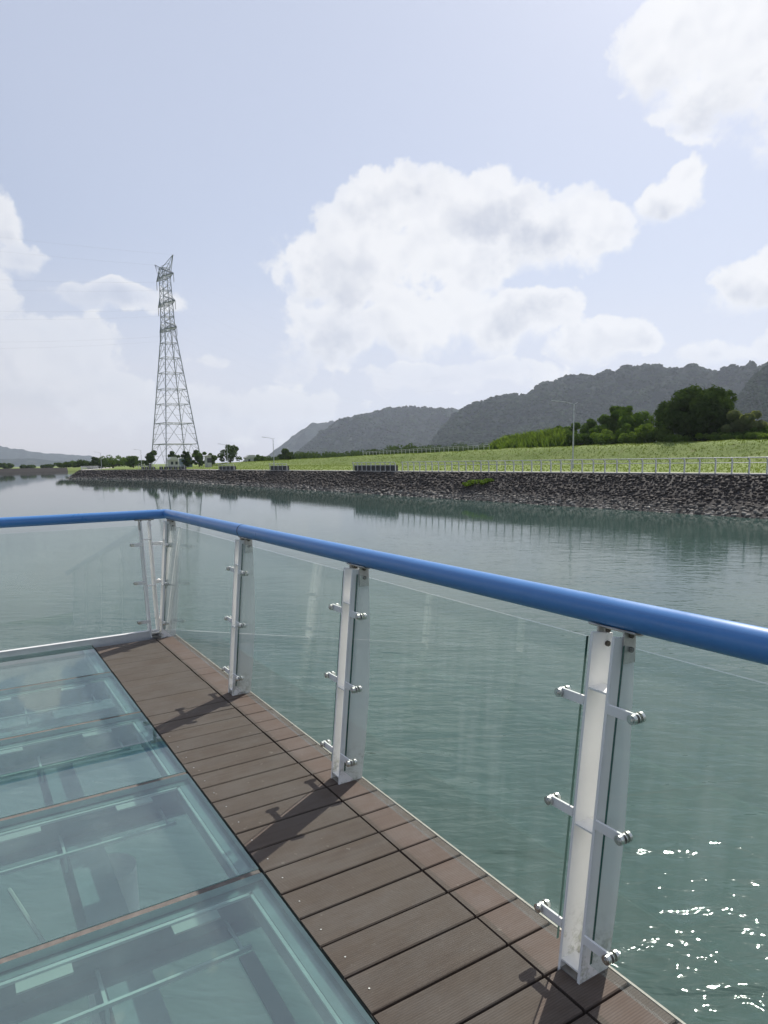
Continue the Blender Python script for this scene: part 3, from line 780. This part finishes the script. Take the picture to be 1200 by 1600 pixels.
def hill(name, prof, dist, depth, seed, spur=0.24, treeh=9.0, canopy=None, step=0.035):
    """ridge profile (image x, image y) raised as terrain `depth` metres deep at `dist`"""
    pts = []
    for (px, py) in prof:
        a, e = bearing(px, py); pts.append((a, math.tan(e) * dist))
    A = np.array([q[0] for q in pts]); H = np.array([q[1] for q in pts])
    az_ = np.arange(A[0], A[-1], R(step)); rows = 90
    V = []
    for a in az_:
        hz = float(np.interp(a, A, H))
        for j in range(rows):
            t = j / (rows - 1)          # 0 front foot, crest at .62
            r_ = dist - depth * 0.62 + depth * t
            s = t / 0.62 if t < 0.62 else (1 - t) / 0.38
            prof_ = math.sin(s * math.pi / 2) ** 1.25
            x, y = math.sin(a) * r_, math.cos(a) * r_
            q = Vector((x / 210.0, y / 210.0, seed))
            rg = 1 - 2 * abs(noise.noise(q)) ; rg2 = 1 - 2 * abs(noise.noise(q * 2.7))
            side = 1 - abs(2 * s - 1) ** 2 if s < 1 else 0
            k = 1 + spur * side * (rg - 0.4) * 1.0 + spur * 0.6 * side * (rg2 - .4)
            z = EYE + (hz * r_ / dist * 0 + hz) * prof_ * k
            f = noise.noise(Vector((x / 60.0, y / 60.0, seed))) + 0.6 * noise.noise(Vector((x / 30.0, y / 30.0, seed)))
            z += treeh * 0.40 * f * min(1, s * 3) - 6 * (1 - min(1, s * 4))
            V.append((x, y, z))
    n = len(az_); F = [(i * rows + j, (i + 1) * rows + j, (i + 1) * rows + j + 1, i * rows + j + 1) for i in range(n - 1) for j in range(rows - 1)]
    o = link(name, np_mesh(name, V, F, M['hill'], smooth=True)); tag(o, kind='structure')
    if canopy:                             # single tree crowns over the slope that faces the lake
        crad, ncrown, words = canopy
        P = np.array(V).reshape(n, rows, 3); ids = rng.integers(0, n - 1, ncrown); js = rng.integers(6, int(rows * .66), ncrown)
        js[:ncrown // 6] = rng.integers(int(rows * .56), int(rows * .66), ncrown // 6)
        fr = rng.random((ncrown, 2))
        base = P[ids, js] * (1 - fr[:, :1]) + P[ids + 1, js] * fr[:, :1]
        base = base + (P[ids, js + 1] - P[ids, js]) * fr[:, 1:]
        cv = []; cf = []
        for q_, b_ in enumerate(base):
            s_ = crad * rng.uniform(.55, 1.25)
            pv_ = rockshape(IV0, rng) if q_ < 12 else None
            if pv_ is not None: crown_protos.append(pv_)
            cv.append(crown_protos[q_ % len(crown_protos)] * (s_, s_, s_ * rng.uniform(.6, .95)) + b_ + (0, 0, s_ * .1)); cf.append(IF0 + q_ * len(IV0))
        t_ = link('hill_forest', np_mesh('hill_forest', np.concatenate(cv), np.concatenate(cf), M['canopy'], smooth=True)); tag(t_, words, 'forest', kind='stuff')
    return o
hill('hill', [(405, 722), (425, 708), (440, 697), (465, 679), (487, 666), (505, 663), (530, 662), (560, 668), (620, 690)], 5200, 1300, 1.0, treeh=16, step=0.1)
hill('hill', [(452, 722), (470, 705), (500, 680), (530, 662), (560, 650), (600, 645), (640, 642), (680, 645), (718, 647), (740, 650), (790, 668), (850, 690), (900, 712)], 3700, 1300, 2.3, treeh=13, step=0.1, canopy=(10, 7000, 'hazy forest covering the lower middle hill'))
hill('hill', [(660, 716), (690, 672), (715, 650), (742, 638), (772, 631), (800, 628), (830, 620), (850, 609), (875, 601), (895, 603), (920, 596), (960, 594), (975, 582), (1010, 578), (1040, 580), (1062, 589), (1090, 586), (1130, 588), (1160, 583), (1185, 579), (1210, 572), (1300, 560), (1420, 570), (1600, 560)], 2700, 1300, 4.1, treeh=12, step=0.1, canopy=(8.5, 14000, 'dark forest covering the long hill at the right'))
hill('hill', [(1085, 716), (1110, 690), (1140, 650), (1160, 620), (1180, 600), (1205, 583), (1260, 560), (1400, 540), (1600, 560)], 1750, 800, 7.7, treeh=9, step=0.1, canopy=(6, 7000, 'darkest forest on the nearest ridge at the right edge'))
hill('hill', [(-260, 690), (-120, 680), (-30, 690), (0, 699), (30, 703), (70, 709), (100, 711), (140, 713), (170, 722), (200, 730)], 8200, 1500, 9.1, treeh=10, step=0.1)
hill('hill', [(-200, 715), (-40, 716), (10, 718), (50, 717), (90, 721), (140, 724), (180, 731)], 5600, 900, 12.1, treeh=10, step=0.1)

# ------------------------------------------------------------------ haze
hb = MB(); hb.box(-9500, 9800, -3500, 9800, -6.0, 620)
mh = bpy.data.materials.new('haze'); mh.use_nodes = True; hk = NT(mh.node_tree); ho = hk.node('ShaderNodeOutputMaterial')
pv = hk.node('ShaderNodeVolumePrincipled'); pv.inputs['Color'].default_value = (0.76, 0.85, 1.0, 1); pv.inputs['Density'].default_value = 0.00008
pv.inputs['Anisotropy'].default_value = 0.35
hk.l.new(pv.outputs[0], ho.inputs['Volume'])
tag(hb.build('haze', mh), 'thin pale haze in the air over the lake', 'haze', kind='stuff')

# ------------------------------------------------------------------ pylon
TD = 300.0
fwd = Vector((math.sin(bearing(600)[0]), math.cos(bearing(600)[0]), 0)); rgt = Vector((fwd.y, -fwd.x, 0))
tc_ = fwd * TD + rgt * ((279 - 600) / FPX * TD)
AX = (rgt * 0.654 - fwd * 0.757).normalized()        # along the cross arms (right tip is nearer)
BX = Vector((-AX.y, AX.x, 0))
pyl = tag(empty('transmission_tower', (tc_.x, tc_.y, 0)), 'tall grey lattice power pylon with three levels of cross arms', 'pylon')
TR = 313.0
def tz(py): return EYE + TR * math.tan(bearing(279 - (715 - py) * 0.075, py)[1])
Z3, Z2, Z1, Z0 = tz(515), tz(474.6), tz(433), tz(411.5)
levels = [0] + [tz(q) for q in (694, 661.6, 631.8, 608.4, 583, 559.5, 536)] + [Z3, (Z3 + Z2) / 2, Z2, (Z1 + Z2) / 2, Z1, Z1 + 3.3]
def hw(z):     # half width of the tower body
    return float(np.interp(z, [0, Z3, Z0], [8.25, 2.15, 1.6]))
def corner(i, z):
    s = [(1, 1), (1, -1), (-1, -1), (-1, 1)][i % 4]; h = hw(z)
    return AX * (s[0] * h) + BX * (s[1] * h) + Vector((0, 0, z))
for i in range(4):
    lg = MB()
    lg.tube(corner(i, -0.5), corner(i, Z3), 0.25, 6, 0.20); lg.tube(corner(i, Z3), corner(i, Z1 + 3.3), 0.22, 6, 0.15)
    lg.build('leg', M['tower'], pyl)
for li, (z0, z1) in enumerate(zip(levels[:-1], levels[1:])):
    br = MB(); t = 0.095 if z0 < 60 else 0.085
    for i in range(4):
        a0, b0_, a1, b1 = corner(i, z0), corner(i + 1, z0), corner(i, z1), corner(i + 1, z1)
        br.tube(a1, b1, t * (1.5 if li in (0, 1) else 1.1), 4)
        if z0 < Z3 - 1:
            m1 = (a1 + b1) / 2; br.tube(a0, m1, t, 4); br.tube(b0_, m1, t, 4)
            q0 = (a0 + a1) / 2; q1 = (b0_ + b1) / 2
            br.tube(q0, (a0 + m1) / 2, t * .7, 4); br.tube(q1, (b0_ + m1) / 2, t * .7, 4)
            br.tube(a1 + (a0 - a1) * .25, a1 + (m1 - a1) * .5, t * .7, 4); br.tube(b1 + (b0_ - b1) * .25, b1 + (m1 - b1) * .5, t * .7, 4)
            if z0 < 20: br.tube(a0 + (a1 - a0) * .25, a0 + (m1 - a0) * .25, t * .7, 4); br.tube(b0_ + (b1 - b0_) * .25, b0_ + (m1 - b0_) * .25, t * .7, 4)
        else:
            m0 = (a0 + a1) / 2; m2 = (b0_ + b1) / 2
            br.tube(a0, m2, t, 4); br.tube(m2, a1, t, 4); br.tube(b0_, m0, t, 4); br.tube(m0, b1, t, 4)
    br.tube(corner(0, z1), corner(2, z1), t * .8, 4); br.tube(corner(1, z1), corner(3, z1), t * .8, 4)
    br.build('bracing', M['tower'], pyl)
wire_pts = []
def arm(z, half, rise, sign):
    ab = MB(); h = hw(z); tip = AX * (sign * half) + Vector((0, 0, z + (rise if rise < 0 else 0)))
    roots = [AX * (sign * h) + BX * (s * h) + Vector((0, 0, z + dz)) for s in (1, -1) for dz in (0, 2.6)]
    for r_ in roots: ab.tube(r_, tip, 0.14, 4)
    for k in range(1, 5):
        q = k / 5
        ps = [r_ + (tip - r_) * q for r_ in roots]; pn = [r_ + (tip - r_) * (q - .2) for r_ in roots]
        for a, b in ((0, 1), (2, 3), (0, 2), (1, 3)): ab.tube(ps[a], ps[b], .07, 4); ab.tube(ps[a], pn[b], .07, 4)
    ab.build('cross_arm', M['tower'], pyl)
    return tip
for z in (Z3, Z2, Z1):
    for sgn in (1, -1):
        tip = arm(z, 8.6, 0, sgn)
        it = MB(); it.tube(tip, tip - Vector((0, 0, 3.6)), 0.10, 6)
        for q in range(7): it.tube(tip - Vector((0, 0, .5 + q * .42)), tip - Vector((0, 0, .62 + q * .42)), 0.17, 6)
        it.build('insulator', M['insul'], pyl)
        wire_pts.append((tip - Vector((0, 0, 3.6)), z, sgn))
# earth-wire arms, splayed upwards
top = MB()
for sgn in (1, -1):
    tip = AX * (sgn * 9.3) + Vector((0, 0, Z0 + 1.5))
    for s in (1, -1):
        top.tube(AX * (sgn * 1.7) + BX * (s * 1.7) + Vector((0, 0, Z1 + 3.3)), tip, 0.14, 4)
        top.tube(AX * (sgn * 1.7) + BX * (s * 1.7) + Vector((0, 0, Z1)), tip, 0.12, 4)
        top.tube(AX * (sgn * 1.7) + BX * (s * 1.7) + Vector((0, 0, Z1 + 3.3)), AX * (-sgn * 1.7) + BX * (s * 1.7) + Vector((0, 0, Z0 - 1.5)), .09, 4)
        top.tube(AX * (sgn * 1.7) + BX * (s * 1.7) + Vector((0, 0, Z0 - 1.5)), AX * (sgn * 5) + Vector((0, 0, Z0 - .8)), .09, 4)
    top.tube(AX * (sgn * 1.7) + BX * 1.7 + Vector((0, 0, Z0 - 1.5)), AX * (sgn * 1.7) - BX * 1.7 + Vector((0, 0, Z1 + 3.3)), .09, 4)
    wire_pts.append((tip, 'top', sgn))
top.build('top_arm', M['tower'], pyl)
LW = (-rgt * 0.757 - fwd * 0.654).normalized(); LW2 = (rgt * 0.42 + fwd * 0.9).normalized()
names = {Z3: 'lowest', Z2: 'middle', Z1: 'upper', 'top': 'topmost thin'}
for (p0, z, sgn) in wire_pts:
    wmb = MB(); L = 360.0; sag = 15.0 if z != 'top' else 9.0
    for side in (1, -1):
        pts = []
        for i in range(25):
            s = i / 24; pts.append(p0 + (LW if side > 0 else LW2) * (L * s) + Vector((0, 0, -4 * sag * s * (1 - s))))
        wmb.path(pts, 0.013 if side > 0 else 0.007, 3)
    o = wmb.build('power_line', M['wire']); o.location = (tc_.x, tc_.y, 0)
    tag(o, 'thin grey power line on the %s arm, %s side of the pylon' % (names[z], 'nearer right' if sgn > 0 else 'farther left'), 'cable', 'power lines strung from the pylon')

# ------------------------------------------------------------------ small houses at the pylon foot
def house(px, wpx, topy, rr, wall, label, roofh=1.2, zb=0.3, name='small_house'):
    x, y = polar(px, rr); wd = width_for(wpx, x, y, px); h = max(2.2, height_for(px, topy, x, y, zb)) - roofh
    t = tag(empty(name, (x, y, zb)), label, 'house'); t.rotation_euler.z = -bearing(px)[0] + 0.2
    b = MB(); b.box(-wd / 2, wd / 2, -2.5, 2.5, -.5, h); b.build('wall', wall, t)
    b = MB(); b.prism([(-wd / 2 - .3, h), (wd / 2 + .3, h), (wd / 4, h + roofh), (-wd / 4, h + roofh)], 1, -2.8, 2.8); b.build('roof', M['roof'], t)
    for k in (-1, 1):
        b = MB(); b.box(k * wd * .25 - .45, k * wd * .25 + .45, -2.56, -2.503, h * .4, h * .8); b.build('window', M['pane'], t)
    return t
house(270, 13, 714, 275, M['wall'], 'small white house among trees at the foot of the pylon')
house(290, 16, 712, 300, M['wall_blue'], 'blue grey shed right of the white house by the pylon')
house(392, 16, 711, 320, M['wall'], 'low pale building with light roof right of the large rounded tree')
house(325, 6, 711, 255, M['wall'], 'narrow white pump hut in front of the pylon right leg', roofh=.3)

# ------------------------------------------------------------------ lamps and fences
def lamp(px, X, topy, label, arm_dir=-1):
    y = at(px, X); z = land(X, y)
    t = tag(empty('street_lamp', (X, y, z)), label, 'street lamp', 'street lamps along the lakeside path')
    h = height_for(px, topy, X, y, z)
    b = MB(); b.tube((0, 0, -.2), (0, 0, h), 0.11, 8, 0.06); b.build('pole', M['lamp'], t)
    b = MB(); b.tube((0, 0, 0), (0, 0, .5), .16, 8); b.build('base', M['lamp'], t)
    b = MB(); b.path([(0, 0, h), (-.7, .5, h + .3), (-1.7, 1.2, h + .45)], 0.045, 6); b.build('arm', M['lamp'], t)
    b = MB(); b.quad_box([(-1.5, 1.0, h + .38), (-1.4, 1.15, h + .38), (-2.2, 1.7, h + .5), (-2.3, 1.55, h + .5), (-1.5, 1.0, h + .5), (-1.4, 1.15, h + .5), (-2.2, 1.7, h + .6), (-2.3, 1.55, h + .6)])
    b.build('lamp_head', M['lamp'], t)
    b = MB(); b.tube((0, 0, h), (.35, -.25, h + .25), .03, 6); b.build('bracket', M['lamp'], t)
lamp(895, 66, 632, 'tall street lamp in front of the green trees, nearest of the row')
lamp(428, 66, 686, 'street lamp standing on the grass below the left end of the hills')
lamp(356, 68, 696, 'thin street lamp in front of the large rounded tree by the pylon')
lamp(221, 58, 704, 'thin street lamp left of the pylon on the point')
lamp(158, 50, 708, 'farthest street lamp above the left end of the embankment')

FH = 1.2
def fence_post_mesh():
    b = MB()
    b.quad_box([(-.05, -.045, 0), (.05, -.045, 0), (.05, .045, 0), (-.05, .045, 0), (-.05, -.045, 1.0), (.05, -.045, 1.0), (.05, .045, 1.0), (-.05, .045, 1.0)])
    b.quad_box([(-.05, -.04, .98), (.05, -.04, .98), (.05, .04, .98), (-.05, .04, .98), (-.24, -.04, FH), (-.12, -.04, FH + .04), (-.12, .04, FH + .04), (-.24, .04, FH)])
    return b.mesh('post', M['fence'])
pmesh = fence_post_mesh()
def shore_fence(y0, y1, label, off=4.4, sp=1.335, panels=False, rails=((-.2, FH), (-.02, .82)), name='lakeside_fence', zf=None, X=None):
    ym = (y0 + y1) / 2; x0 = X if X else toe(ym) + off
    t = tag(empty(name, (x0, ym, 0)), label, 'fence')
    n = int(round((y1 - y0) / sp)); ysf = [y0 + (y1 - y0) * i / n for i in range(n + 1)]
    gx = lambda y: (X if X else toe(y) + off); gz = zf if zf else (lambda x, y: BANK_T + .03)
    for y in ysf:
        o = link('post', pmesh, t); o.location = (gx(y) - x0, y - ym, gz(gx(y), y))
    for (dx, hz) in rails:
        b = MB(); b.path([(gx(y) - x0 + dx, y - ym, gz(gx(y), y) + hz) for y in ysf[::3] + [ysf[-1]]], .035 if hz > 1 else .028, 6); b.build('rail', M['fence'], t)
    if panels:
        for a, b_ in zip(ysf[:-1], ysf[1:]):
            b = MB(); b.box(gx(a) - x0 + .08, gx(a) - x0 + .5, a - ym + .14, b_ - ym - .14, gz(gx(a), a), gz(gx(a), a) + .78); b.build('planter', M['dark_panel'], t)
    return t
shore_fence(18, 74.9, 'long pale railing with rows of posts along the top of the stone embankment')
shore_fence(76.6, 88, 'short pale railing with dark planter boxes behind its posts, middle of the embankment', panels=True, sp=1.27)
yy = at(434, 49.5); shore_fence(yy - 4.2, yy + 3.6, 'short railing with dark boxes below the second street lamp', panels=True, sp=1.9)
yy = at(357, 50); shore_fence(yy - 5, yy + 5, 'short dark boxed railing below the large rounded tree', panels=True, sp=2.4)
yy = at(272, 51); shore_fence(yy - 9, yy + 9, 'railing with dark boxes on the path in front of the pylon', panels=True, sp=3)
yy = at(244, 50); shore_fence(yy - 5, yy + 5, 'small railing with dark boxes left of the pylon foot', panels=True, sp=2.4)
shore_fence(236, 330, 'pale low railing along the path on the far point', sp=2.4)
shore_fence(126, 186, 'pale upper railing along the top of the grass bank before the dark wood', X=108.0, sp=2.0, name='upper_fence', zf=lambda x, y: crest(y) - 0.02)

# ------------------------------------------------------------------ the viewing deck
deck = tag(empty('deck'), kind='structure')
PX0, PX1, PX2, PX3 = 0.868, 1.384, 1.394, 1.580
def plank_mesh(x0, x1, gap):
    b = MB(); hp = 0.1635 / 2 - gap / 2; c = .0035 if gap > .004 else .0012
    L = (x1 - x0) / 2
    b.prism([(-hp, -.028), (hp, -.028), (hp, -c), (hp - c, 0), (-hp + c, 0), (-hp, -c)], 0, -L, L)
    return b.mesh('plank', M['plank'])
pmL = {g: plank_mesh(PX0, PX1, g) for g in (0.0085, 0.005, 0.0015)}
pmS = {g: plank_mesh(PX2, PX3, g) for g in (0.0085, 0.005, 0.0015)}
sb = MB(); sb.tube((0, 0, 0), (0, 0, .0015), .0032, 8); screw_me = sb.mesh('screw', M['bracket'])
y = 2.329 + .1635 / 2 - .1635 * 16
END = 6.385
while y < END - .06:
    g = 0.0085 if y < 3.3 else 0.005 if y < 4.35 else 0.0015
    for me, x0, x1 in ((pmL[g], PX0, PX1), (pmS[g], PX2, PX3)):
        o = link('plank', me, deck); o.location = ((x0 + x1) / 2 + random.uniform(-.0012, .0012), y, random.uniform(-.0012, .0008))
        if me in pmL.values() and y < 4:
            s_ = link('screw', screw_me, o); s_.location = (-.218 + random.uniform(-.004, .004), random.uniform(-.01, .01), .0002)
    y += .1635
b = MB(); b.box(PX0 + .01, PX3 - .005, -.9, END, -.075, -.034); b.build('under_board', M['dark_gap'], deck)
b = MB(); b.box(PX3 + .002, PX3 + .010, -.9, END + .05, -.10, .002); b.build('edge_trim', M['trim'], deck)
b = MB(); b.box(PX3 - .02, PX3 + .001, -.9, END + .05, -.30, -.078); b.build('side_beam', M['under_steel'], deck)
# blue-grey steel channel between glass floor and planks
b = MB(); b.box(.8645, .8665, -.9, END, -.06, -.004); b.build('dark_strip', M['dark_gap'], deck)

floor = tag(empty('glass_floor'), kind='structure')
JY = [-0.70, .315, 1.332, 2.349, 3.366, 4.41, 5.43, 6.385]
def slab(x0, x1, y0, y1, z0, z1, name, mtop, medge, parent, bev=0):
    b = MB(); b.box(x0, x1, y0, y1, z0, z1)
    b.m = [0, 0, 1, 1, 1, 1]
    return b.build(name, [mtop, medge], parent)
for xa, xb in ((-2.35, -.92), (-.90, .857)):
    for y0, y1 in zip(JY[:-1], JY[1:]):
        slab(xa + .002, xb, y0 + .016, y1 - .016, -.030, 0, 'glass_pane', M['floor_glass'], M['floor_edge'], floor)
for y0 in JY[1:-1]:
    b = MB(); b.box(-2.35, .855, y0 - .0135, y0 + .0135, -.028, -.0025); b.build('joint', M['joint'], floor)
    # steel I-joist under the joint
    b = MB(); b.box(-2.35, .86, y0 - .055, y0 + .055, -.045, -.033); b.box(-2.35, .86, y0 - .005, y0 + .005, -.175, -.046)
    b.box(-2.35, .86, y0 - .070, y0 + .070, -.188, -.176); b.build('joist', M['under_dark'], floor)
    b = MB(); b.box(-2.35, .83, y0 - .072, y0 - .057, -.046, -.036); b.build('bearing_strip', M['under_steel'], floor)
    b = MB(); b.box(-2.2, .74, y0 - .20, y0 - .188, -.16, -.145)
    b.build('tie_rod', M['under_steel'], floor)
    for xx in (-.6, .24):
        b = MB(); b.box(xx, xx + .012, y0 - .198, y0 - .19, -.236, -.161); b.build('hanger', M['under_steel'], floor)
    for xx in (-1.6, -.6, .24, .70):       # arms that tie the rod back to the joist
        b = MB(); b.box(xx, xx + .012, y0 - .188, y0 - .006, -.158, -.150); b.build('tie_arm', M['under_steel'], floor)
for y0 in JY[1:-1]:                       # pale pieces added as sunlit patches on the steel, beside the bearing strip
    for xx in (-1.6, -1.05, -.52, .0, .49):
        b = MB(); b.box(xx, xx + .165, y0 - .125, y0 - .0725, -.050, -.043); b.build('sunlit_piece', M['wall'], floor)
# side channels carrying the panes
for (xa, xb, zz) in ((.800, .862, -.034), (-.935, -.885, -.034)):
    b = MB(); b.box(xa, xb, -.9, END, zz - .10, zz); b.build('side_channel', M['under_dark'], floor)
b = MB(); b.box(.786, .798, -.9, END, -.045, -.036); b.build('bearing_strip', M['under_steel'], floor)
# main girders, cross beams, struts and piles
gird = tag(empty('deck_frame'), kind='structure')
for xx in (.40, -1.3):
    b = MB(); b.box(xx - .09, xx + .09, -1, 6.3, -.52, -.505); b.box(xx - .008, xx + .008, -1, 6.3, -.86, -.52); b.box(xx - .09, xx + .09, -1, 6.3, -.875, -.86)
    b.build('girder', M['under_dark'], gird)
for yy in (5.25, -.6):
    b = MB(); b.box(-2.3, 1.5, yy - .1, yy + .1, -.50, -.26); b.build('cross_beam', M['under_dark'], gird)
for (xx, yy) in ((.55, 4.2), (-1.3, 4.2), (.55, .6), (-1.3, .6)):
    b = MB(); b.tube((xx, yy, -.88), (xx, yy, -5), .17, 20); b.build('pile', M['under_steel'], gird, smooth=True)
b = MB(); b.quad_box([(.86, 2.68, -.62), (.93, 2.68, -.62), (.93, 2.68, -.6), (.86, 2.68, -.6), (.83, .2, -.62), (.90, .2, -.62), (.90, .2, -.6), (.83, .2, -.6)]); b.build('brace', M['wall'], gird)
b = MB(); b.tube((.02, 3.84, -.62), (.136, 3.27, -.62), .011, 6); b.build('brace', M['wall'], gird)
# white kick plate along the back edge
b = MB(); b.box(-2.4, 1.50, 6.395, 6.44, -.06, .045); b.build('kick_plate', M['white_plain'], deck)
b = MB(); b.box(-2.4, 1.60, 6.442, 6.60, -.30, -.062); b.build('end_beam', M['under_steel'], deck)

# ------------------------------------------------------------------ railings
LEAN = 0.094                               # outward lean per metre
def make_post_meshes():
    """post standing at origin, rail runs along local Y, outside is +X"""
    d = {}
    out = [(-.055 + 0, -.012), (.075, -.012), (.105, .20), (.128, .42), (.140, .66), (.143, .90), (.141, 1.05), (.052, 1.066)]
    b = MB(); b.prism(out, 1, -.005, .005); d['fin_plate'] = b.mesh('fin_plate', M['white'], bevel=.0012)
    b = MB(); b.box(0, .062, -.034, .034, -.003, .003); d['rib'] = b.mesh('rib', M['white'])
    b = MB()                                # clamp arm along +Y
    b.box(-.004, .004, 0, .098, -.015, .015); d['clamp_arm'] = b.mesh('clamp_arm', M['white'], bevel=.001)
    b = MB(); b.tube((-.016, 0, 0), (-.004, 0, 0), .0145, 18); b.tube((.004, 0, 0), (.0075, 0, 0), .016, 18); b.tube((.018, 0, 0), (.028, 0, 0), .016, 18); b.tube((.028, 0, 0), (.035, 0, 0), .009, 12)
    b.tube((-.019, 0, 0), (-.016, 0, 0), .010, 12); b.tube((-.022, 0, 0), (-.019, 0, 0), .0055, 6); d['clamp_disc'] = b.mesh('clamp_disc', M['steel'], smooth=True)
    b = MB(); b.box(-.026, .026, -.003, .003, -.062, .040); d['bracket'] = b.mesh('bracket', M['bracket'], bevel=.001)
    b = MB(); b.tube((0, 0, 0), (0, -.009, 0), .0085, 6); d['bolt'] = b.mesh('bolt', M['rust_bolt'])
    b = MB()                                # saddle under the rail
    n = 8
    for i in range(n):
        a0, a1 = R(-128 + 76 * i / n), R(-128 + 76 * (i + 1) / n)
        p = [(.0470 * math.cos(a), .0470 * math.sin(a)) for a in (a0, a1)]; q = [(.0515 * math.cos(a), .0515 * math.sin(a)) for a in (a0, a1)]
        b.quad_box([(p[0][0], -.085, p[0][1]), (p[1][0], -.085, p[1][1]), (p[1][0], .085, p[1][1]), (p[0][0], .085, p[0][1]), (q[0][0], -.085, q[0][1]), (q[1][0], -.085, q[1][1]), (q[1][0], .085, q[1][1]), (q[0][0], .085, q[0][1])])
    d['saddle'] = b.mesh('saddle', M['bracket'])
    b = MB(); b.box(-.050, .070, -.040, .040, -.012, .001); d['foot_plate'] = b.mesh('foot_plate', M['bracket'])
    return d
PM = make_post_meshes()
RAILX, RAILZ = .118, 1.119                 # handrail axis relative to the foot line
ZC = (.855, .505, .145)
HALF = .039
def xin(z): return -.055 + (.052 + .055) * z / 1.066
def make_post(parent, sides=(1, -1)):
    p = empty('post', parent=parent)
    for s in (1, -1):
        o = link('fin_plate', PM['fin_plate'], p); o.location = (0, s * HALF, 0)
        o = link('bracket', PM['bracket'], p); o.location = (.112, s * (HALF + .0085) * 1, 1.042)
        for zz in (1.065, 1.022):
            o = link('bolt', PM['bolt'], p); o.location = (.112, s * (HALF + .0118) if s < 0 else HALF - .0052, zz)
    for z in (.925, .50, .06):
        o = link('rib', PM['rib'], p); o.location = (xin(z) + .002, 0, z - .03)
    o = link('saddle', PM['saddle'], p); o.location = (RAILX, 0, RAILZ)
    for s in sides:
        for z in ZC:
            o = link('clamp_arm', PM['clamp_arm'], p); o.location = (xin(z) + .002, s * (HALF + .0055), z)
            if s < 0: o.rotation_euler.z = math.pi
            o = link('clamp_disc', PM['clamp_disc'], p); o.location = (xin(z) + .002, s * (HALF + .098), z)
    o = link('foot_plate', PM['foot_plate'], p); o.location = (0, 0, .0035)
    return p
def glass_panel(parent, y0, y1, z0=.075, z1=1.045):
    b = MB(); t = .010
    off = .010
    xs_ = [(xin(z0) + off), (xin(z1) + off)]
    b.quad_box([(xs_[0], y0, z0), (xs_[0] + t, y0, z0), (xs_[0] + t, y1, z0), (xs_[0], y1, z0), (xs_[1], y0, z1), (xs_[1] + t, y0, z1), (xs_[1] + t, y1, z1), (xs_[1], y1, z1)])
    # faces: bottom, top, front(y0), outer, back(y1), inner
    b.m = [0, 0, 1, 0, 1, 0]
    return b.build('glass_panel', [M['rail_glass'], M['glass_edge']], parent)

FX = 1.505
side = tag(empty('side_railing', (FX, 0, 0)), 'blue topped glass railing running along the planks on the right', 'railing')
PY = [-.25, 1.308, 2.85, 4.40, 6.33]
for yy in PY:
    p = make_post(side); p.location = (0, yy, 0)
for a, c in zip(PY[:-1], PY[1:]):
    glass_panel(side, a + .067, c - .067)
b = MB(); b.tube((RAILX, -1.6, RAILZ), (RAILX, 4.461, RAILZ), .044, 32); b.build('handrail', M['blue'], side, smooth=True)
b = MB(); b.tube((RAILX, 4.4600, RAILZ), (RAILX, 4.4700, RAILZ), .0447, 32); b.build('rail_joint', M['dark_gap'], side)

BY = 6.33 + .065
back = tag(empty('back_railing', (0, BY, 0)), 'blue topped glass railing across the far end of the deck', 'railing')
back.rotation_euler.z = math.pi / 2       # local +X -> world +Y, local +Y -> world -X
BP = [-1.415, .135, 1.685, 3.235]
for yy in BP:
    p = make_post(back); p.location = (0, yy, 0)
for a, c in zip(BP[:-1], BP[1:]):
    glass_panel(back, a + .067, c - .067, .07, 1.03)
RX = FX + RAILX; RYB = BY + RAILX
# mitred corner: side rail stops and back rail starts on the same diagonal
def mitre_tube(p_dir, start, corner_pt, other_dir, r, n=32):
    b = MB(); s = Vector(start); c = Vector(corner_pt); d = Vector(p_dir).normalized(); o_ = Vector(other_dir).normalized()
    pn = (d - o_).normalized() if (d - o_).length > 0 else d      # mitre plane normal
    u = Vector((0, 0, 1)); w_ = d.cross(u)
    v0 = []; v1 = []
    for i in range(n):
        t = 2 * math.pi * i / n; q = u * math.cos(t) * r + w_ * math.sin(t) * r
        v0.append(tuple(s + q)); k = -(q.dot(pn)) / d.dot(pn); v1.append(tuple(c + q + d * k))
    b.v = v0 + v1
    for i in range(n):
        j = (i + 1) % n; b.f.append((i, j, n + j, n + i)); b.m.append(0)
    b.f.append(tuple(range(n))); b.m.append(0)
    return b
b = mitre_tube((0, 1, 0), (RAILX, 4.469, RAILZ), (RAILX, RYB, RAILZ), (-1, 0, 0), .044); b.build('handrail', M['blue'], side, smooth=True)
# in the back railing's local frame: world (x, y) -> local (y-BY, -x)
b = mitre_tube((0, -1, 0), (RAILX, 5.2, RAILZ), (RAILX, -RX, RAILZ), (-1, 0, 0), .0438); b.build('handrail', M['blue'], back, smooth=True)
